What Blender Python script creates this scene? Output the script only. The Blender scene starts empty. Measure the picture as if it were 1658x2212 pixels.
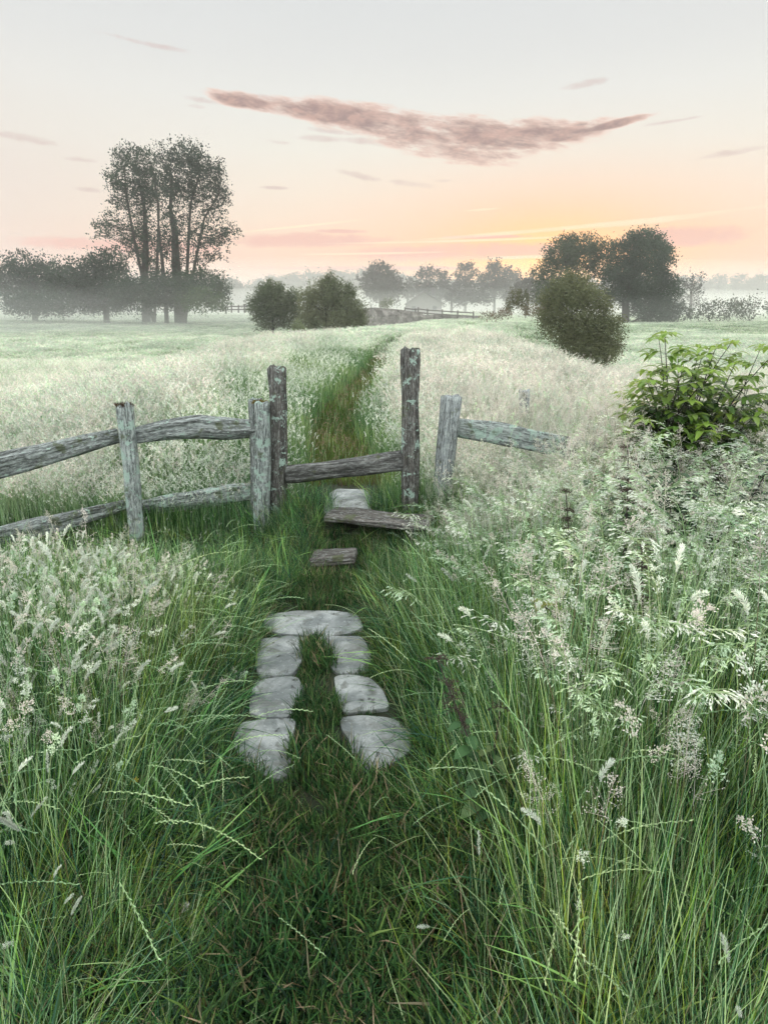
import bpy, math, random
import numpy as np
from mathutils import Vector, noise as mnoise
R = math.radians
random.seed(7); RNG = np.random.default_rng(7)
scene = bpy.context.scene
COL = scene.collection

# ------------------------------------------------------------------ camera
F = 620.0; CX = 383.5; CY = 512.0; HOR = 308.0
PITCH = math.atan((CY - HOR) / F); CAMZ = 1.8
cam_d = bpy.data.cameras.new('camera'); cam = bpy.data.objects.new('camera', cam_d); COL.objects.link(cam)
cam.location = (0, 0, CAMZ); cam.rotation_euler = (math.pi / 2 - PITCH, 0, 0)
cam_d.sensor_fit = 'VERTICAL'; cam_d.sensor_height = 36; cam_d.lens = F / 1024 * 36
cam_d.clip_start = 0.05; cam_d.clip_end = 5000
scene.camera = cam
scene.view_settings.view_transform = 'Standard'; scene.view_settings.look = 'None'
scene.view_settings.exposure = 0.0; scene.view_settings.gamma = 1.0
cy = scene.cycles
cy.max_bounces = 6; cy.diffuse_bounces = 2; cy.glossy_bounces = 2; cy.transmission_bounces = 4
cy.transparent_max_bounces = 6; cy.volume_bounces = 1; cy.use_denoising = True
cy.use_adaptive_sampling = True; cy.adaptive_threshold = .03; cy.adaptive_min_samples = 16; cy.sample_clamp_indirect = 4.0; cy.caustics_reflective = False; cy.caustics_refractive = False
try: cy.use_light_tree = False
except Exception: pass

ca, sa = math.cos(PITCH), math.sin(PITCH)
def ray(px, py):
    a, b = (px - CX) / F, (CY - py) / F
    return Vector((a, ca + b * sa, -sa + b * ca))
def W(px, py, Y):                      # point of the world seen at that pixel, Y metres ahead
    d = ray(px, py); t = Y / d.y
    return Vector((d.x * t, Y, CAMZ + d.z * t))
def WG(px, py, z):                     # ... at height z
    d = ray(px, py); t = (z - CAMZ) / d.z
    return Vector((d.x * t, d.y * t, z))
V2P = 767 / 1658.0
def WV(vx, vy, Y): return W(vx * V2P, vy * V2P, Y)
def azel(px, py):
    d = ray(px, py).normalized(); return math.atan2(d.x, d.y), math.asin(d.z)

# ------------------------------------------------------------------ sky
SUN_AZ, SUN_EL = azel(548, 268)
world = bpy.data.worlds.new('World'); scene.world = world; world.use_nodes = True
class NT:
    def __init__(s, t): s.t = t; s.n = t.nodes; s.l = t.links
    def new(s, typ, **kw):
        n = s.n.new(typ)
        for k, v in kw.items(): setattr(n, k, v)
        return n
    def put(s, sock, v):
        if v is None: return
        if hasattr(v, 'links') or hasattr(v, 'is_linked'): s.l.new(v, sock)
        else:
            if hasattr(sock.default_value, '__len__') and not hasattr(v, '__len__'): v = (v, v, v)
            if hasattr(v, '__len__') and sock.type == 'RGBA' and len(v) == 3: v = (*v, 1)
            sock.default_value = v
    def m(s, op, a=None, b=None, c=None, clamp=False):
        n = s.new('ShaderNodeMath', operation=op, use_clamp=clamp)
        for i, v in enumerate((a, b, c)): s.put(n.inputs[i], v)
        return n.outputs[0]
    def vm(s, op, a=None, b=None, out=0):
        n = s.new('ShaderNodeVectorMath', operation=op)
        s.put(n.inputs[0], a)
        if b is not None: s.put(n.inputs[1], b)
        return n.outputs[out]
    def mix(s, f, a, b, mode='MIX'):
        n = s.new('ShaderNodeMix', data_type='RGBA', blend_type=mode)
        s.put(n.inputs[0], f); s.put(n.inputs[6], a); s.put(n.inputs[7], b); return n.outputs[2]
    def ramp(s, f, stops, interp='LINEAR'):
        n = s.new('ShaderNodeValToRGB'); cr = n.color_ramp; cr.interpolation = interp
        while len(cr.elements) > 1: cr.elements.remove(cr.elements[-1])
        for i, (p, c) in enumerate(stops):
            e = cr.elements[0] if i == 0 else cr.elements.new(p)
            e.position = p; e.color = (*c, 1) if hasattr(c, '__len__') else (c, c, c, 1)
        s.put(n.inputs[0], f); return n.outputs[0]
    def noise(s, vec, scale, detail=3, rough=.5, dist=0, out=0):
        n = s.new('ShaderNodeTexNoise'); s.put(n.inputs['Vector'], vec)
        n.inputs['Scale'].default_value = scale; n.inputs['Detail'].default_value = detail
        n.inputs['Roughness'].default_value = rough; n.inputs['Distortion'].default_value = dist
        return n.outputs[out]
    def comb(s, x, y, z):
        n = s.new('ShaderNodeCombineXYZ')
        for i, v in enumerate((x, y, z)): s.put(n.inputs[i], v)
        return n.outputs[0]
    def sstep(s, v, a, b):
        n = s.new('ShaderNodeMapRange', interpolation_type='SMOOTHSTEP')
        if a > b: return s.m('SUBTRACT', 1, s.sstep(v, b, a))
        s.put(n.inputs[0], v); n.inputs[1].default_value = a; n.inputs[2].default_value = b; return n.outputs[0]
def s2l(r, g, b):
    return tuple(((c / 255) / 12.92 if c / 255 < .04045 else ((c / 255 + .055) / 1.055) ** 2.4) for c in (r, g, b))
def build_world():
    t = NT(world.node_tree); t.n.clear()
    tc = t.new('ShaderNodeTexCoord'); sep = t.new('ShaderNodeSeparateXYZ'); t.l.new(tc.outputs['Generated'], sep.inputs[0])
    x, y, z = sep.outputs
    az = t.m('ARCTAN2', x, y); el = t.m('ARCSINE', z)
    eld = t.m('MULTIPLY', el, 180 / math.pi)
    st = [(0, (248, 208, 190)), (2.2, (253, 208, 184)), (3.9, (254, 206, 180)), (5.4, (252, 216, 190)), (7, (249, 226, 204)),
          (9, (246, 232, 215)), (12, (240, 236, 225)), (15.4, (233, 233, 228)), (18, (226, 227, 225)), (24, (216, 220, 222))]
    base = t.ramp(t.m('DIVIDE', eld, 40.0, clamp=True), [(e / 40, s2l(*c)) for e, c in st] + [(1.0, (.62, .68, .74))])
    # cooler towards the left and behind, warmer towards the hidden sun
    daz = t.m('SUBTRACT', az, SUN_AZ); de = t.m('SUBTRACT', el, SUN_EL)
    leftness = t.sstep(t.m('ABSOLUTE', daz), .25, 1.2)
    base = t.mix(t.m('MULTIPLY', leftness, t.m('SUBTRACT', 1, t.sstep(eld, 8, 20))), base, s2l(226, 214, 210))
    r1 = t.m('SQRT', t.m('ADD', t.m('POWER', t.m('MULTIPLY', daz, .42), 2), t.m('POWER', de, 2)))
    g1 = t.m('EXPONENT', t.m('MULTIPLY', t.m('POWER', t.m('DIVIDE', r1, R(3.1)), 2), -1))
    g2 = t.m('EXPONENT', t.m('MULTIPLY', t.m('POWER', t.m('DIVIDE', r1, R(6.2)), 2), -1))
    base = t.mix(t.m('MULTIPLY', g2, .68), base, (1.15, .52, .22))
    base = t.mix(t.m('MULTIPLY', g1, .95), base, (1.65, .76, .14))
    vec = t.comb(t.m('MULTIPLY', az, 1.0), t.m('MULTIPLY', el, 2.4), 0.0)
    n1 = t.noise(vec, 9, 6, .6, .3); n2 = t.noise(vec, 34, 5, .65, .3)
    n3 = t.noise(vec, 90, 4, .65, .2)
    nn = t.m('ADD', t.m('ADD', t.m('MULTIPLY', t.m('SUBTRACT', n1, .5), 3.2), t.m('MULTIPLY', t.m('SUBTRACT', n2, .5), 1.7)), t.m('MULTIPLY', t.m('SUBTRACT', n3, .5), .7))
    def blob(vx, vy, rx, ry, tilt=0):
        a, e = azel(vx * V2P, vy * V2P); sx = rx * V2P / F * .9; sy = ry * V2P / F * .9
        dx = t.m('SUBTRACT', az, a); dy = t.m('SUBTRACT', el, e); c, s = math.cos(R(tilt)), math.sin(R(tilt))
        u = t.m('DIVIDE', t.m('SUBTRACT', t.m('MULTIPLY', dx, c), t.m('MULTIPLY', dy, s)), sx)
        v = t.m('DIVIDE', t.m('ADD', t.m('MULTIPLY', dx, s), t.m('MULTIPLY', dy, c)), sy)
        return t.m('SUBTRACT', 1, t.m('ADD', t.m('MULTIPLY', u, u), t.m('MULTIPLY', v, v)))
    def union(bl):
        o = t.m('MAXIMUM', bl[0], -2.5)
        for b in bl[1:]: o = t.m('SMOOTH_MAX', o, b, .35)
        return o
    vec = t.comb(t.m('ADD', az, 0.0), t.m('ADD', t.m('MULTIPLY', el, 4.0), t.m('MULTIPLY', az, .55)), 3.0)
    m1 = t.noise(vec, 8, 6, .6, .2); m2 = t.noise(vec, 27, 5, .65, .2)
    mm = t.m('ADD', t.m('MULTIPLY', t.m('SUBTRACT', m1, .5), 4.2), t.m('MULTIPLY', t.m('SUBTRACT', m2, .5), 2.4))
    big = union([blob(545, 222, 75, 13, 7), blob(640, 236, 100, 15, 8), blob(760, 256, 120, 24, 9), blob(880, 282, 130, 32, 9),
                 blob(1010, 300, 160, 38, 5), blob(1120, 302, 120, 32, -3), blob(1220, 290, 80, 17, -8), blob(1300, 274, 90, 7, -8)])
    bigm = t.sstep(t.m('ADD', big, mm), -.6, .45); bigd = t.sstep(t.m('ADD', big, t.m('MULTIPLY', mm, .75)), -.2, .95)
    small = union([blob(440, 217, 60, 7, 4), blob(425, 230, 30, 5, 4), blob(560, 208, 50, 5, 4), blob(720, 285, 60, 6, 5), blob(780, 305, 70, 8, 4), blob(595, 307, 45, 6, 5), blob(780, 381, 55, 8, 10), blob(890, 398, 60, 8, 6), blob(600, 406, 40, 4),
                   blob(690, 300, 80, 8, 3), blob(1260, 182, 60, 8, -5), blob(180, 345, 40, 7), blob(190, 410, 40, 6), blob(970, 390, 40, 5), blob(1450, 262, 60, 4, -3),
                   blob(60, 300, 90, 9, 4), blob(1580, 330, 70, 8, -5), blob(300, 90, 120, 6, 5)])
    smm = t.sstep(t.m('ADD', small, nn), .1, 1.5)
    low = union([blob(650, 520, 190, 16, -1), blob(740, 500, 60, 5), blob(1000, 545, 260, 20, -1), blob(1480, 512, 130, 22, -2), blob(250, 530, 200, 14),
                 blob(1050, 512, 100, 4), blob(820, 580, 300, 5)])
    lowm = t.sstep(t.m('ADD', low, t.m('MULTIPLY', nn, .7)), -.3, .9)
    streak = union([blob(1230, 492, 420, 5, -3.4), blob(1400, 478, 150, 6, -3), blob(1040, 453, 40, 2.5, -3), blob(1010, 520, 330, 3, -1), blob(640, 490, 160, 3, -6),
                    blob(1120, 556, 90, 4, -1), blob(800, 548, 200, 3, -1)])
    stm = t.sstep(t.m('ADD', streak, t.m('MULTIPLY', nn, .45)), -.2, 1.1)
    c = t.mix(t.m('MULTIPLY', lowm, .8), base, s2l(238, 182, 168))
    c = t.mix(t.m('MULTIPLY', stm, .6), c, (1.05, .86, .62))
    c = t.mix(t.m('MULTIPLY', smm, .55), c, s2l(205, 178, 172))
    c = t.mix(t.m('MULTIPLY', bigm, .75), c, s2l(240, 204, 188))
    c = t.mix(t.m('MULTIPLY', bigd, .9), c, t.mix(t.sstep(n2, .35, .65), s2l(152, 126, 124), s2l(196, 160, 150)))
    # unseen sky overhead and behind, made brighter than the front to lift the foreground
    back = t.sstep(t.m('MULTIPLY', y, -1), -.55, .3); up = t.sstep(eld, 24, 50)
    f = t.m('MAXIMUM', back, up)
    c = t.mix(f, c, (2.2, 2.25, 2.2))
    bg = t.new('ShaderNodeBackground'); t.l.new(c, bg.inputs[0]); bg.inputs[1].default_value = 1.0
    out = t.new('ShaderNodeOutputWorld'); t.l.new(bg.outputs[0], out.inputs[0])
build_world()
world.cycles.sampling_method = 'MANUAL'; world.cycles.sample_map_resolution = 512

sun_d = bpy.data.lights.new('sun', 'SUN'); sun = bpy.data.objects.new('sun', sun_d); COL.objects.link(sun)
sun_d.energy = 1.5; sun_d.angle = R(12); sun_d.color = (1, .74, .5)
sdir = Vector((math.sin(SUN_AZ) * math.cos(R(7)), math.cos(SUN_AZ) * math.cos(R(7)), math.sin(R(7))))
sun.rotation_euler = sdir.to_track_quat('Z', 'Y').to_euler(); sun.location = (30, 60, 40)

# ------------------------------------------------------------------ helpers
def tag(o, label=None, cat=None, group=None, kind=None):
    if label: o['label'] = label
    if cat: o['category'] = cat
    if group: o['group'] = group
    if kind: o['kind'] = kind
    return o
def empty(name, loc, label, cat, group=None):
    o = bpy.data.objects.new(name, None); COL.objects.link(o); o.location = loc; o.empty_display_size = .2
    return tag(o, label, cat, group)
class MB:
    def __init__(s): s.v = []; s.q = []; s.t = []; s.c = []; s.p = []; s.n = 0
    def add(s, v, q=None, t=None, c=(.5, .5, .5), p=None):
        v = np.asarray(v, float).reshape(-1, 3); k = len(v)
        if q is not None and len(q): s.q.append(np.asarray(q, int).reshape(-1, 4) + s.n)
        if t is not None and len(t): s.t.append(np.asarray(t, int).reshape(-1, 3) + s.n)
        c = np.asarray(c, float); s.c.append(np.broadcast_to(c, (k, 3)))
        s.p.append(v if p is None else np.asarray(p, float)); s.v.append(v); s.n += k
    def mesh(s, name, mat, smooth=True, pc=False):
        me = bpy.data.meshes.new(name)
        v = np.concatenate(s.v); q = np.concatenate(s.q) if s.q else np.zeros((0, 4), int); t = np.concatenate(s.t) if s.t else np.zeros((0, 3), int)
        me.vertices.add(len(v)); me.vertices.foreach_set('co', v.astype('f').ravel())
        nl = q.size + t.size; me.loops.add(nl); me.loops.foreach_set('vertex_index', np.concatenate([q.ravel(), t.ravel()]).astype('i'))
        me.polygons.add(len(q) + len(t))
        st = np.concatenate([np.arange(len(q)) * 4, q.size + np.arange(len(t)) * 3]).astype('i')
        me.polygons.foreach_set('loop_start', st)
        try: me.polygons.foreach_set('loop_total', np.concatenate([np.full(len(q), 4), np.full(len(t), 3)]).astype('i'))
        except Exception: pass
        me.polygons.foreach_set('use_smooth', np.full(len(q) + len(t), smooth))
        a = me.attributes.new('Col', 'FLOAT_COLOR', 'POINT'); c = np.concatenate(s.c)
        a.data.foreach_set('color', np.concatenate([c, np.ones((len(c), 1))], 1).astype('f').ravel())
        if pc:
            a = me.attributes.new('pc', 'FLOAT_VECTOR', 'POINT'); a.data.foreach_set('vector', np.concatenate(s.p).astype('f').ravel())
        me.update(calc_edges=True); me.materials.append(mat); return me
    def build(s, name, mat, parent=None, smooth=True, pc=False, origin=None):
        if origin is None and parent is not None: origin = parent.location if parent.parent is None else (parent.parent.location)
        if origin is not None:
            o3 = np.array(origin, float); s.v = [a - o3 for a in s.v]
        o = bpy.data.objects.new(name, s.mesh(name, mat, smooth, pc)); COL.objects.link(o)
        if parent is not None: o.parent = parent
        elif origin is not None: o.location = origin
        return o

# ------------------------------------------------------------------ materials
def newmat(name):
    m = bpy.data.materials.new(name); m.use_nodes = True; t = NT(m.node_tree); t.n.clear()
    return m, t, t.new('ShaderNodeOutputMaterial')
def plant_mat(name, transl=.35, rough=.5, spec=.4, vary=.35, wscale=.6):
    m, t, out = newmat(name)
    a = t.new('ShaderNodeAttribute', attribute_name='Col').outputs['Color']
    geo = t.new('ShaderNodeNewGeometry').outputs['Position']
    oi = t.new('ShaderNodeObjectInfo').outputs['Random']
    n = t.noise(geo, wscale, 2); nb = t.noise(geo, .13, 2)
    n = t.m('ADD', t.m('MULTIPLY', n, .6), t.m('MULTIPLY', nb, .4))
    f = t.m('ADD', t.m('MULTIPLY', t.m('SUBTRACT', n, .5), vary * 3.2), t.m('MULTIPLY', t.m('SUBTRACT', oi, .5), vary))
    h = t.new('ShaderNodeHueSaturation'); t.l.new(a, h.inputs['Color'])
    t.l.new(t.m('ADD', f, 1), h.inputs['Value']); t.l.new(t.m('ADD', t.m('MULTIPLY', f, -.12), .5), h.inputs['Hue'])
    h.inputs['Saturation'].default_value = 1
    b = t.new('ShaderNodeBsdfPrincipled'); t.l.new(h.outputs[0], b.inputs['Base Color']); b.inputs['Roughness'].default_value = rough
    b.inputs['Specular IOR Level'].default_value = spec
    tr = t.new('ShaderNodeBsdfTranslucent'); t.l.new(h.outputs[0], tr.inputs[0])
    mx = t.new('ShaderNodeMixShader'); mx.inputs[0].default_value = transl
    t.l.new(b.outputs[0], mx.inputs[1]); t.l.new(tr.outputs[0], mx.inputs[2]); t.l.new(mx.outputs[0], out.inputs[0]); return m
M_GRASS = plant_mat('grass', .38, .5, .22, .5, .9)
M_LEAF = plant_mat('foliage', .3, .5, .35, .3, .35)
M_BRIGHT = plant_mat('young_leaf', .45, .35, .5, .2, 3)
def bark_mat(name, c1, c2, scale=6):
    m, t, out = newmat(name)
    geo = t.new('ShaderNodeNewGeometry').outputs['Position']
    n = t.noise(t.vm('MULTIPLY', geo, (1, 1, .25)), scale, 5, .6)
    b = t.new('ShaderNodeBsdfPrincipled'); t.l.new(t.mix(n, c1, c2), b.inputs['Base Color']); b.inputs['Roughness'].default_value = .9
    bp = t.new('ShaderNodeBump'); bp.inputs['Strength'].default_value = .6; bp.inputs['Distance'].default_value = .03
    t.l.new(n, bp.inputs['Height']); t.l.new(bp.outputs[0], b.inputs['Normal']); t.l.new(b.outputs[0], out.inputs[0]); return m
M_BARK = bark_mat('bark', (.016, .015, .012), (.045, .042, .034))
M_STEM = bark_mat('dark_stem', (.02, .012, .015), (.06, .035, .035), 40)
def wood_mat(name, base1, base2, lichen=.5, lcol=(.25, .34, .3), dark=.5, moss=.15, green=0, bloom=.6):
    m, t, out = newmat(name)
    pc = t.new('ShaderNodeAttribute', attribute_name='pc').outputs['Vector']
    seed = t.new('ShaderNodeObjectInfo').outputs['Location']
    sp = t.vm('ADD', t.vm('MULTIPLY', pc, (1, 1, .07)), seed)
    p1 = t.vm('ADD', pc, seed)
    grain = t.noise(sp, 70, 6, .65); big = t.noise(sp, 14, 4, .6)
    c = t.mix(t.sstep(grain, .3, .7), base1, base2)
    c = t.mix(t.m('MULTIPLY', t.sstep(big, .45, .62), dark), c, (.03, .028, .026))
    crack = t.m('SUBTRACT', 1, t.sstep(t.m('ABSOLUTE', t.m('SUBTRACT', t.noise(sp, 26, 3, .5, .2), .5)), .0, .035))
    c = t.mix(t.m('MULTIPLY', crack, .5), c, (.015, .014, .013))
    # worn, mottled pale bloom
    fl = t.noise(t.vm('MULTIPLY', p1, (1, 1, .3)), 75, 4, .75)
    c = t.mix(t.m('MULTIPLY', t.sstep(fl, .52, .6), bloom), c, (.44, .49, .48))
    c = t.mix(t.m('MULTIPLY', t.sstep(fl, .46, .38), .7), c, (.04, .042, .04))
    ln = t.noise(p1, 13, 4, .6, .4); ln2 = t.noise(p1, 60, 3, .6)
    lm = t.sstep(t.m('ADD', ln, t.m('MULTIPLY', t.m('SUBTRACT', ln2, .5), .35)), 1 - lichen * .85, 1 - lichen * .85 + .05)
    c = t.mix(t.m('MULTIPLY', lm, .85), c, t.mix(ln2, lcol, tuple(min(1, v * 1.4) for v in lcol)))
    ms = t.sstep(t.noise(t.vm('ADD', p1, (5, 3, 1)), 9, 4, .6), .62 - moss * .3, .72 - moss * .3)
    c = t.mix(t.m('MULTIPLY', ms, .7), c, (.06, .075, .03))
    if green: c = t.mix(green, c, (.1, .15, .1))
    b = t.new('ShaderNodeBsdfPrincipled'); t.l.new(c, b.inputs['Base Color']); b.inputs['Roughness'].default_value = .85
    b.inputs['Specular IOR Level'].default_value = .25
    hgt = t.m('ADD', t.m('MULTIPLY', grain, .6), t.m('MULTIPLY', crack, -1.2)); hgt = t.m('ADD', hgt, t.m('MULTIPLY', lm, .4))
    bp = t.new('ShaderNodeBump'); bp.inputs['Strength'].default_value = .6; bp.inputs['Distance'].default_value = .005
    t.l.new(hgt, bp.inputs['Height']); t.l.new(bp.outputs[0], b.inputs['Normal']); t.l.new(b.outputs[0], out.inputs[0]); return m
M_WGREY = wood_mat('silvered_oak', (.1, .115, .115), (.32, .36, .355), .46, dark=.5, bloom=.45)
M_WDARK = wood_mat('dark_oak', (.045, .042, .04), (.16, .155, .145), .5, dark=.8, bloom=.25)
M_WPALE = wood_mat('blue_grey_oak', (.2, .23, .24), (.38, .42, .43), .2, dark=.3, moss=.1)
M_WLICH = wood_mat('lichened_oak', (.12, .145, .145), (.36, .41, .4), .55, dark=.45)
M_WSTEP = wood_mat('worn_step_oak', (.05, .047, .044), (.15, .14, .13), .2, dark=.5, moss=.3, bloom=.3)
def stone_mat(name, c1, c2, sc=5):
    m, t, out = newmat(name)
    geo = t.new('ShaderNodeNewGeometry').outputs['Position']
    n = t.noise(geo, sc, 6, .62, .3); n2 = t.noise(geo, sc * 9, 4, .6); n3 = t.noise(geo, sc * 2.2, 3, .5, 1.2)
    c = t.mix(t.sstep(n, .35, .68), c1, c2)
    c = t.mix(t.m('MULTIPLY', t.sstep(n2, .58, .7), .35), c, tuple(v * 1.5 for v in c2))
    c = t.mix(t.m('MULTIPLY', t.sstep(n3, .55, .68), .7), c, (.08, .088, .075))
    c = t.mix(t.m('MULTIPLY', t.sstep(t.noise(geo, sc * 30, 3, .7), .5, .62), .35), c, tuple(v * .45 for v in c2))
    pit = t.sstep(t.noise(geo, sc * 5, 3, .5), .66, .72)
    c = t.mix(t.m('MULTIPLY', pit, .7), c, (.05, .055, .05))
    lay = t.m('SUBTRACT', 1, t.sstep(t.m('ABSOLUTE', t.m('SUBTRACT', n, .5)), 0, .012))
    c = t.mix(t.m('MULTIPLY', t.sstep(t.noise(geo, sc * .9, 4, .6), .5, .62), .35), c, (.16, .165, .15))
    b = t.new('ShaderNodeBsdfPrincipled'); t.l.new(c, b.inputs['Base Color']); b.inputs['Roughness'].default_value = .62
    hgt = t.m('ADD', n, t.m('ADD', t.m('MULTIPLY', n2, .25), t.m('MULTIPLY', pit, -.4)))
    bp = t.new('ShaderNodeBump'); bp.inputs['Strength'].default_value = .9; bp.inputs['Distance'].default_value = .03
    t.l.new(hgt, bp.inputs['Height']); t.l.new(bp.outputs[0], b.inputs['Normal']); t.l.new(b.outputs[0], out.inputs[0]); return m
M_STONE = stone_mat('paving_stone', (.12, .14, .145), (.38, .41, .415))
M_WALL = stone_mat('field_wall_stone', (.11, .1, .095), (.3, .28, .26), 1.6)
def simple_mat(name, c, rough=.7, c2=None, sc=8):
    m, t, out = newmat(name); b = t.new('ShaderNodeBsdfPrincipled'); b.inputs['Roughness'].default_value = rough
    geo = t.new('ShaderNodeNewGeometry').outputs['Position']
    t.l.new(t.mix(t.noise(geo, sc, 4), c, c2 or tuple(v * .7 for v in c)), b.inputs['Base Color']); t.l.new(b.outputs[0], out.inputs[0]); return m
M_SLATE = simple_mat('slate_roof', (.15, .145, .15), .6); M_RENDER = simple_mat('pale_render', (.2, .195, .19), .8)
M_GLASS = simple_mat('dark_window_glass', (.03, .035, .04), .15)
M_WHITE = simple_mat('white_petal', (.8, .8, .76), .6, (.65, .66, .6), 60); M_YELLOW = simple_mat('yellow_petal', (.75, .62, .1), .5, (.6, .45, .05), 60)
M_GSTEM = simple_mat('green_stem', (.08, .14, .06), .6)

# ------------------------------------------------------------------ terrain
PX = np.array([(-3, -.2), (2, -.25), (3.4, -.43), (4.3, -.35), (5.1, -.32), (8, -.68), (10, -.62), (15, -.31), (27, .4), (40, 3.5), (57, 7.6), (90, 15), (400, 60)])
def pathx(y): return np.interp(y, PX[:, 0], PX[:, 1])
def ss(v, a, b):
    t = np.clip((v - a) / (b - a), 0, 1); return t * t * (3 - 2 * t)
def H(x, y):
    x = np.asarray(x, float); y = np.asarray(y, float)
    d = x - pathx(y)
    z = .24 * ss(y, 4.1, 4.85) + .12 * ss(y, 6, 30)
    z = z + .05 * np.sin(x * 1.3 + y * .7) * np.sin(y * .9 - x * .4) * ss(np.abs(d), .5, 1.5)
    z = z - .06 * (1 - ss(np.abs(d), .2, .6)) * ss(y, 5.5, 7)
    far = ss(y, 60, 85)
    dl = ss(-d, 3.2 + .02 * y, 6.5 + .06 * y) * ss(y, 6, 10)
    dr = ss(d, 3.5, 6.0 + .02 * y) * ss(y, 6, 10)
    z = z - (1.0 * dl + 1.25 * dr) * (1 - .6 * far) - .12 * far
    z = z - .15 * ss(-x, .5, 1.0) * ss(y, 3.9, 4.3) * (1 - ss(y, 5.3, 6.6))
    z = z + (.15 * np.sin(x * .11 + 1) * np.sin(y * .09)) * ss(y, 20, 50)
    return z
def ground():
    ys = np.concatenate([np.linspace(-6, 10, 90), np.linspace(10.3, 60, 110), np.geomspace(62, 1500, 60)])
    xs = np.concatenate([-np.geomspace(1200, 8, 45), np.linspace(-7.8, 7.8, 90), np.geomspace(8, 1200, 45)])
    X, Y = np.meshgrid(xs, ys); Z = H(X, Y); n, m = X.shape
    v = np.stack([X, Y, Z], -1).reshape(-1, 3); i = np.arange(n * m).reshape(n, m)
    q = np.stack([i[:-1, :-1], i[:-1, 1:], i[1:, 1:], i[1:, :-1]], -1).reshape(-1, 4)
    mb = MB(); mb.add(v, q)
    m_, t, out = newmat('meadow_soil'); geo = t.new('ShaderNodeNewGeometry').outputs['Position']
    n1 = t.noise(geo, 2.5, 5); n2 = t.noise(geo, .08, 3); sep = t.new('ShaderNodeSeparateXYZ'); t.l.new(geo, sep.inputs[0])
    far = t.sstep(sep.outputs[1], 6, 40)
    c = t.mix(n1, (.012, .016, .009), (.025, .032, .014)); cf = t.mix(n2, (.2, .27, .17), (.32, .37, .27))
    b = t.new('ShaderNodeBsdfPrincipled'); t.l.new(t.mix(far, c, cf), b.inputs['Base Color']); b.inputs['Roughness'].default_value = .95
    bp = t.new('ShaderNodeBump'); bp.inputs['Strength'].default_value = .5; bp.inputs['Distance'].default_value = .05
    t.l.new(n1, bp.inputs['Height']); t.l.new(bp.outputs[0], b.inputs['Normal']); t.l.new(b.outputs[0], out.inputs[0])
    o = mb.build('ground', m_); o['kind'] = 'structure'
ground()

# ------------------------------------------------------------------ paving slabs
def crop6(p): return ((800 + p[0] * .6031) / 4.004, (2200 + p[1] * .6031) / 4.004)
SL = {
 'widest': [(400, 505), (455, 425), (620, 408), (900, 402), (1040, 425), (1095, 515), (970, 552), (830, 572), (690, 566), (540, 556)],
 'r2l': [(360, 720), (385, 582), (560, 562), (728, 582), (700, 660), (668, 760), (610, 838), (380, 838)],
 'r2r': [(755, 592), (800, 572), (1080, 572), (1140, 690), (1120, 810), (900, 818), (860, 760), (835, 660)],
 'r3l': [(335, 960), (375, 868), (560, 842), (655, 842), (690, 930), (650, 1030), (590, 1108), (440, 1114), (320, 1085)],
 'r3r': [(885, 836), (1000, 826), (1130, 846), (1220, 940), (1265, 1050), (1070, 1072), (950, 1078), (905, 960)],
 'r4l': [(215, 1260), (270, 1140), (430, 1122), (640, 1112), (625, 1200), (600, 1300), (640, 1390), (620, 1470), (530, 1530), (400, 1490), (260, 1400)],
 'r4r': [(920, 1106), (1080, 1090), (1290, 1105), (1400, 1215), (1400, 1330), (1270, 1420), (1130, 1500), (1000, 1510), (1020, 1380), (985, 1260), (940, 1190)]}
SLW = {k: np.array([WG(*crop6(p), .02)[:2] for p in v]) for k, v in SL.items()}
beyond = [(320, 512), (328, 492), (337, 487), (366, 488), (373, 498), (369, 512)]
SLW['beyond'] = np.array([WG(px, py, .27)[:2] for px, py in beyond])
labels = {'widest': 'widest flat grey slab, lying at the foot of the stile', 'r2l': 'left slab of the pair next to the widest slab, half under arching grass',
 'r2r': 'right slab of the pair next to the widest slab, with a dark pit near its edge', 'r3l': 'left slab of the third row from the stile, tongue shaped and narrow',
 'r3r': 'right slab of the third row from the stile, pointed towards the long grass', 'r4l': 'largest bare slab, front left of the path and nearest the camera',
 'r4r': 'front right slab, crossed by thin grass stems and a white seed head', 'beyond': 'pale slab behind the wooden stile, seen under its crossbar'}
def smooth_poly(P, n=56):
    P = np.array(P)
    for f in (.14, .22):                                  # corners knocked off twice
        Q = np.roll(P, -1, 0); P = np.stack([P * (1 - f) + Q * f, P * f + Q * (1 - f)], 1).reshape(-1, 2)
    return P
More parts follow.
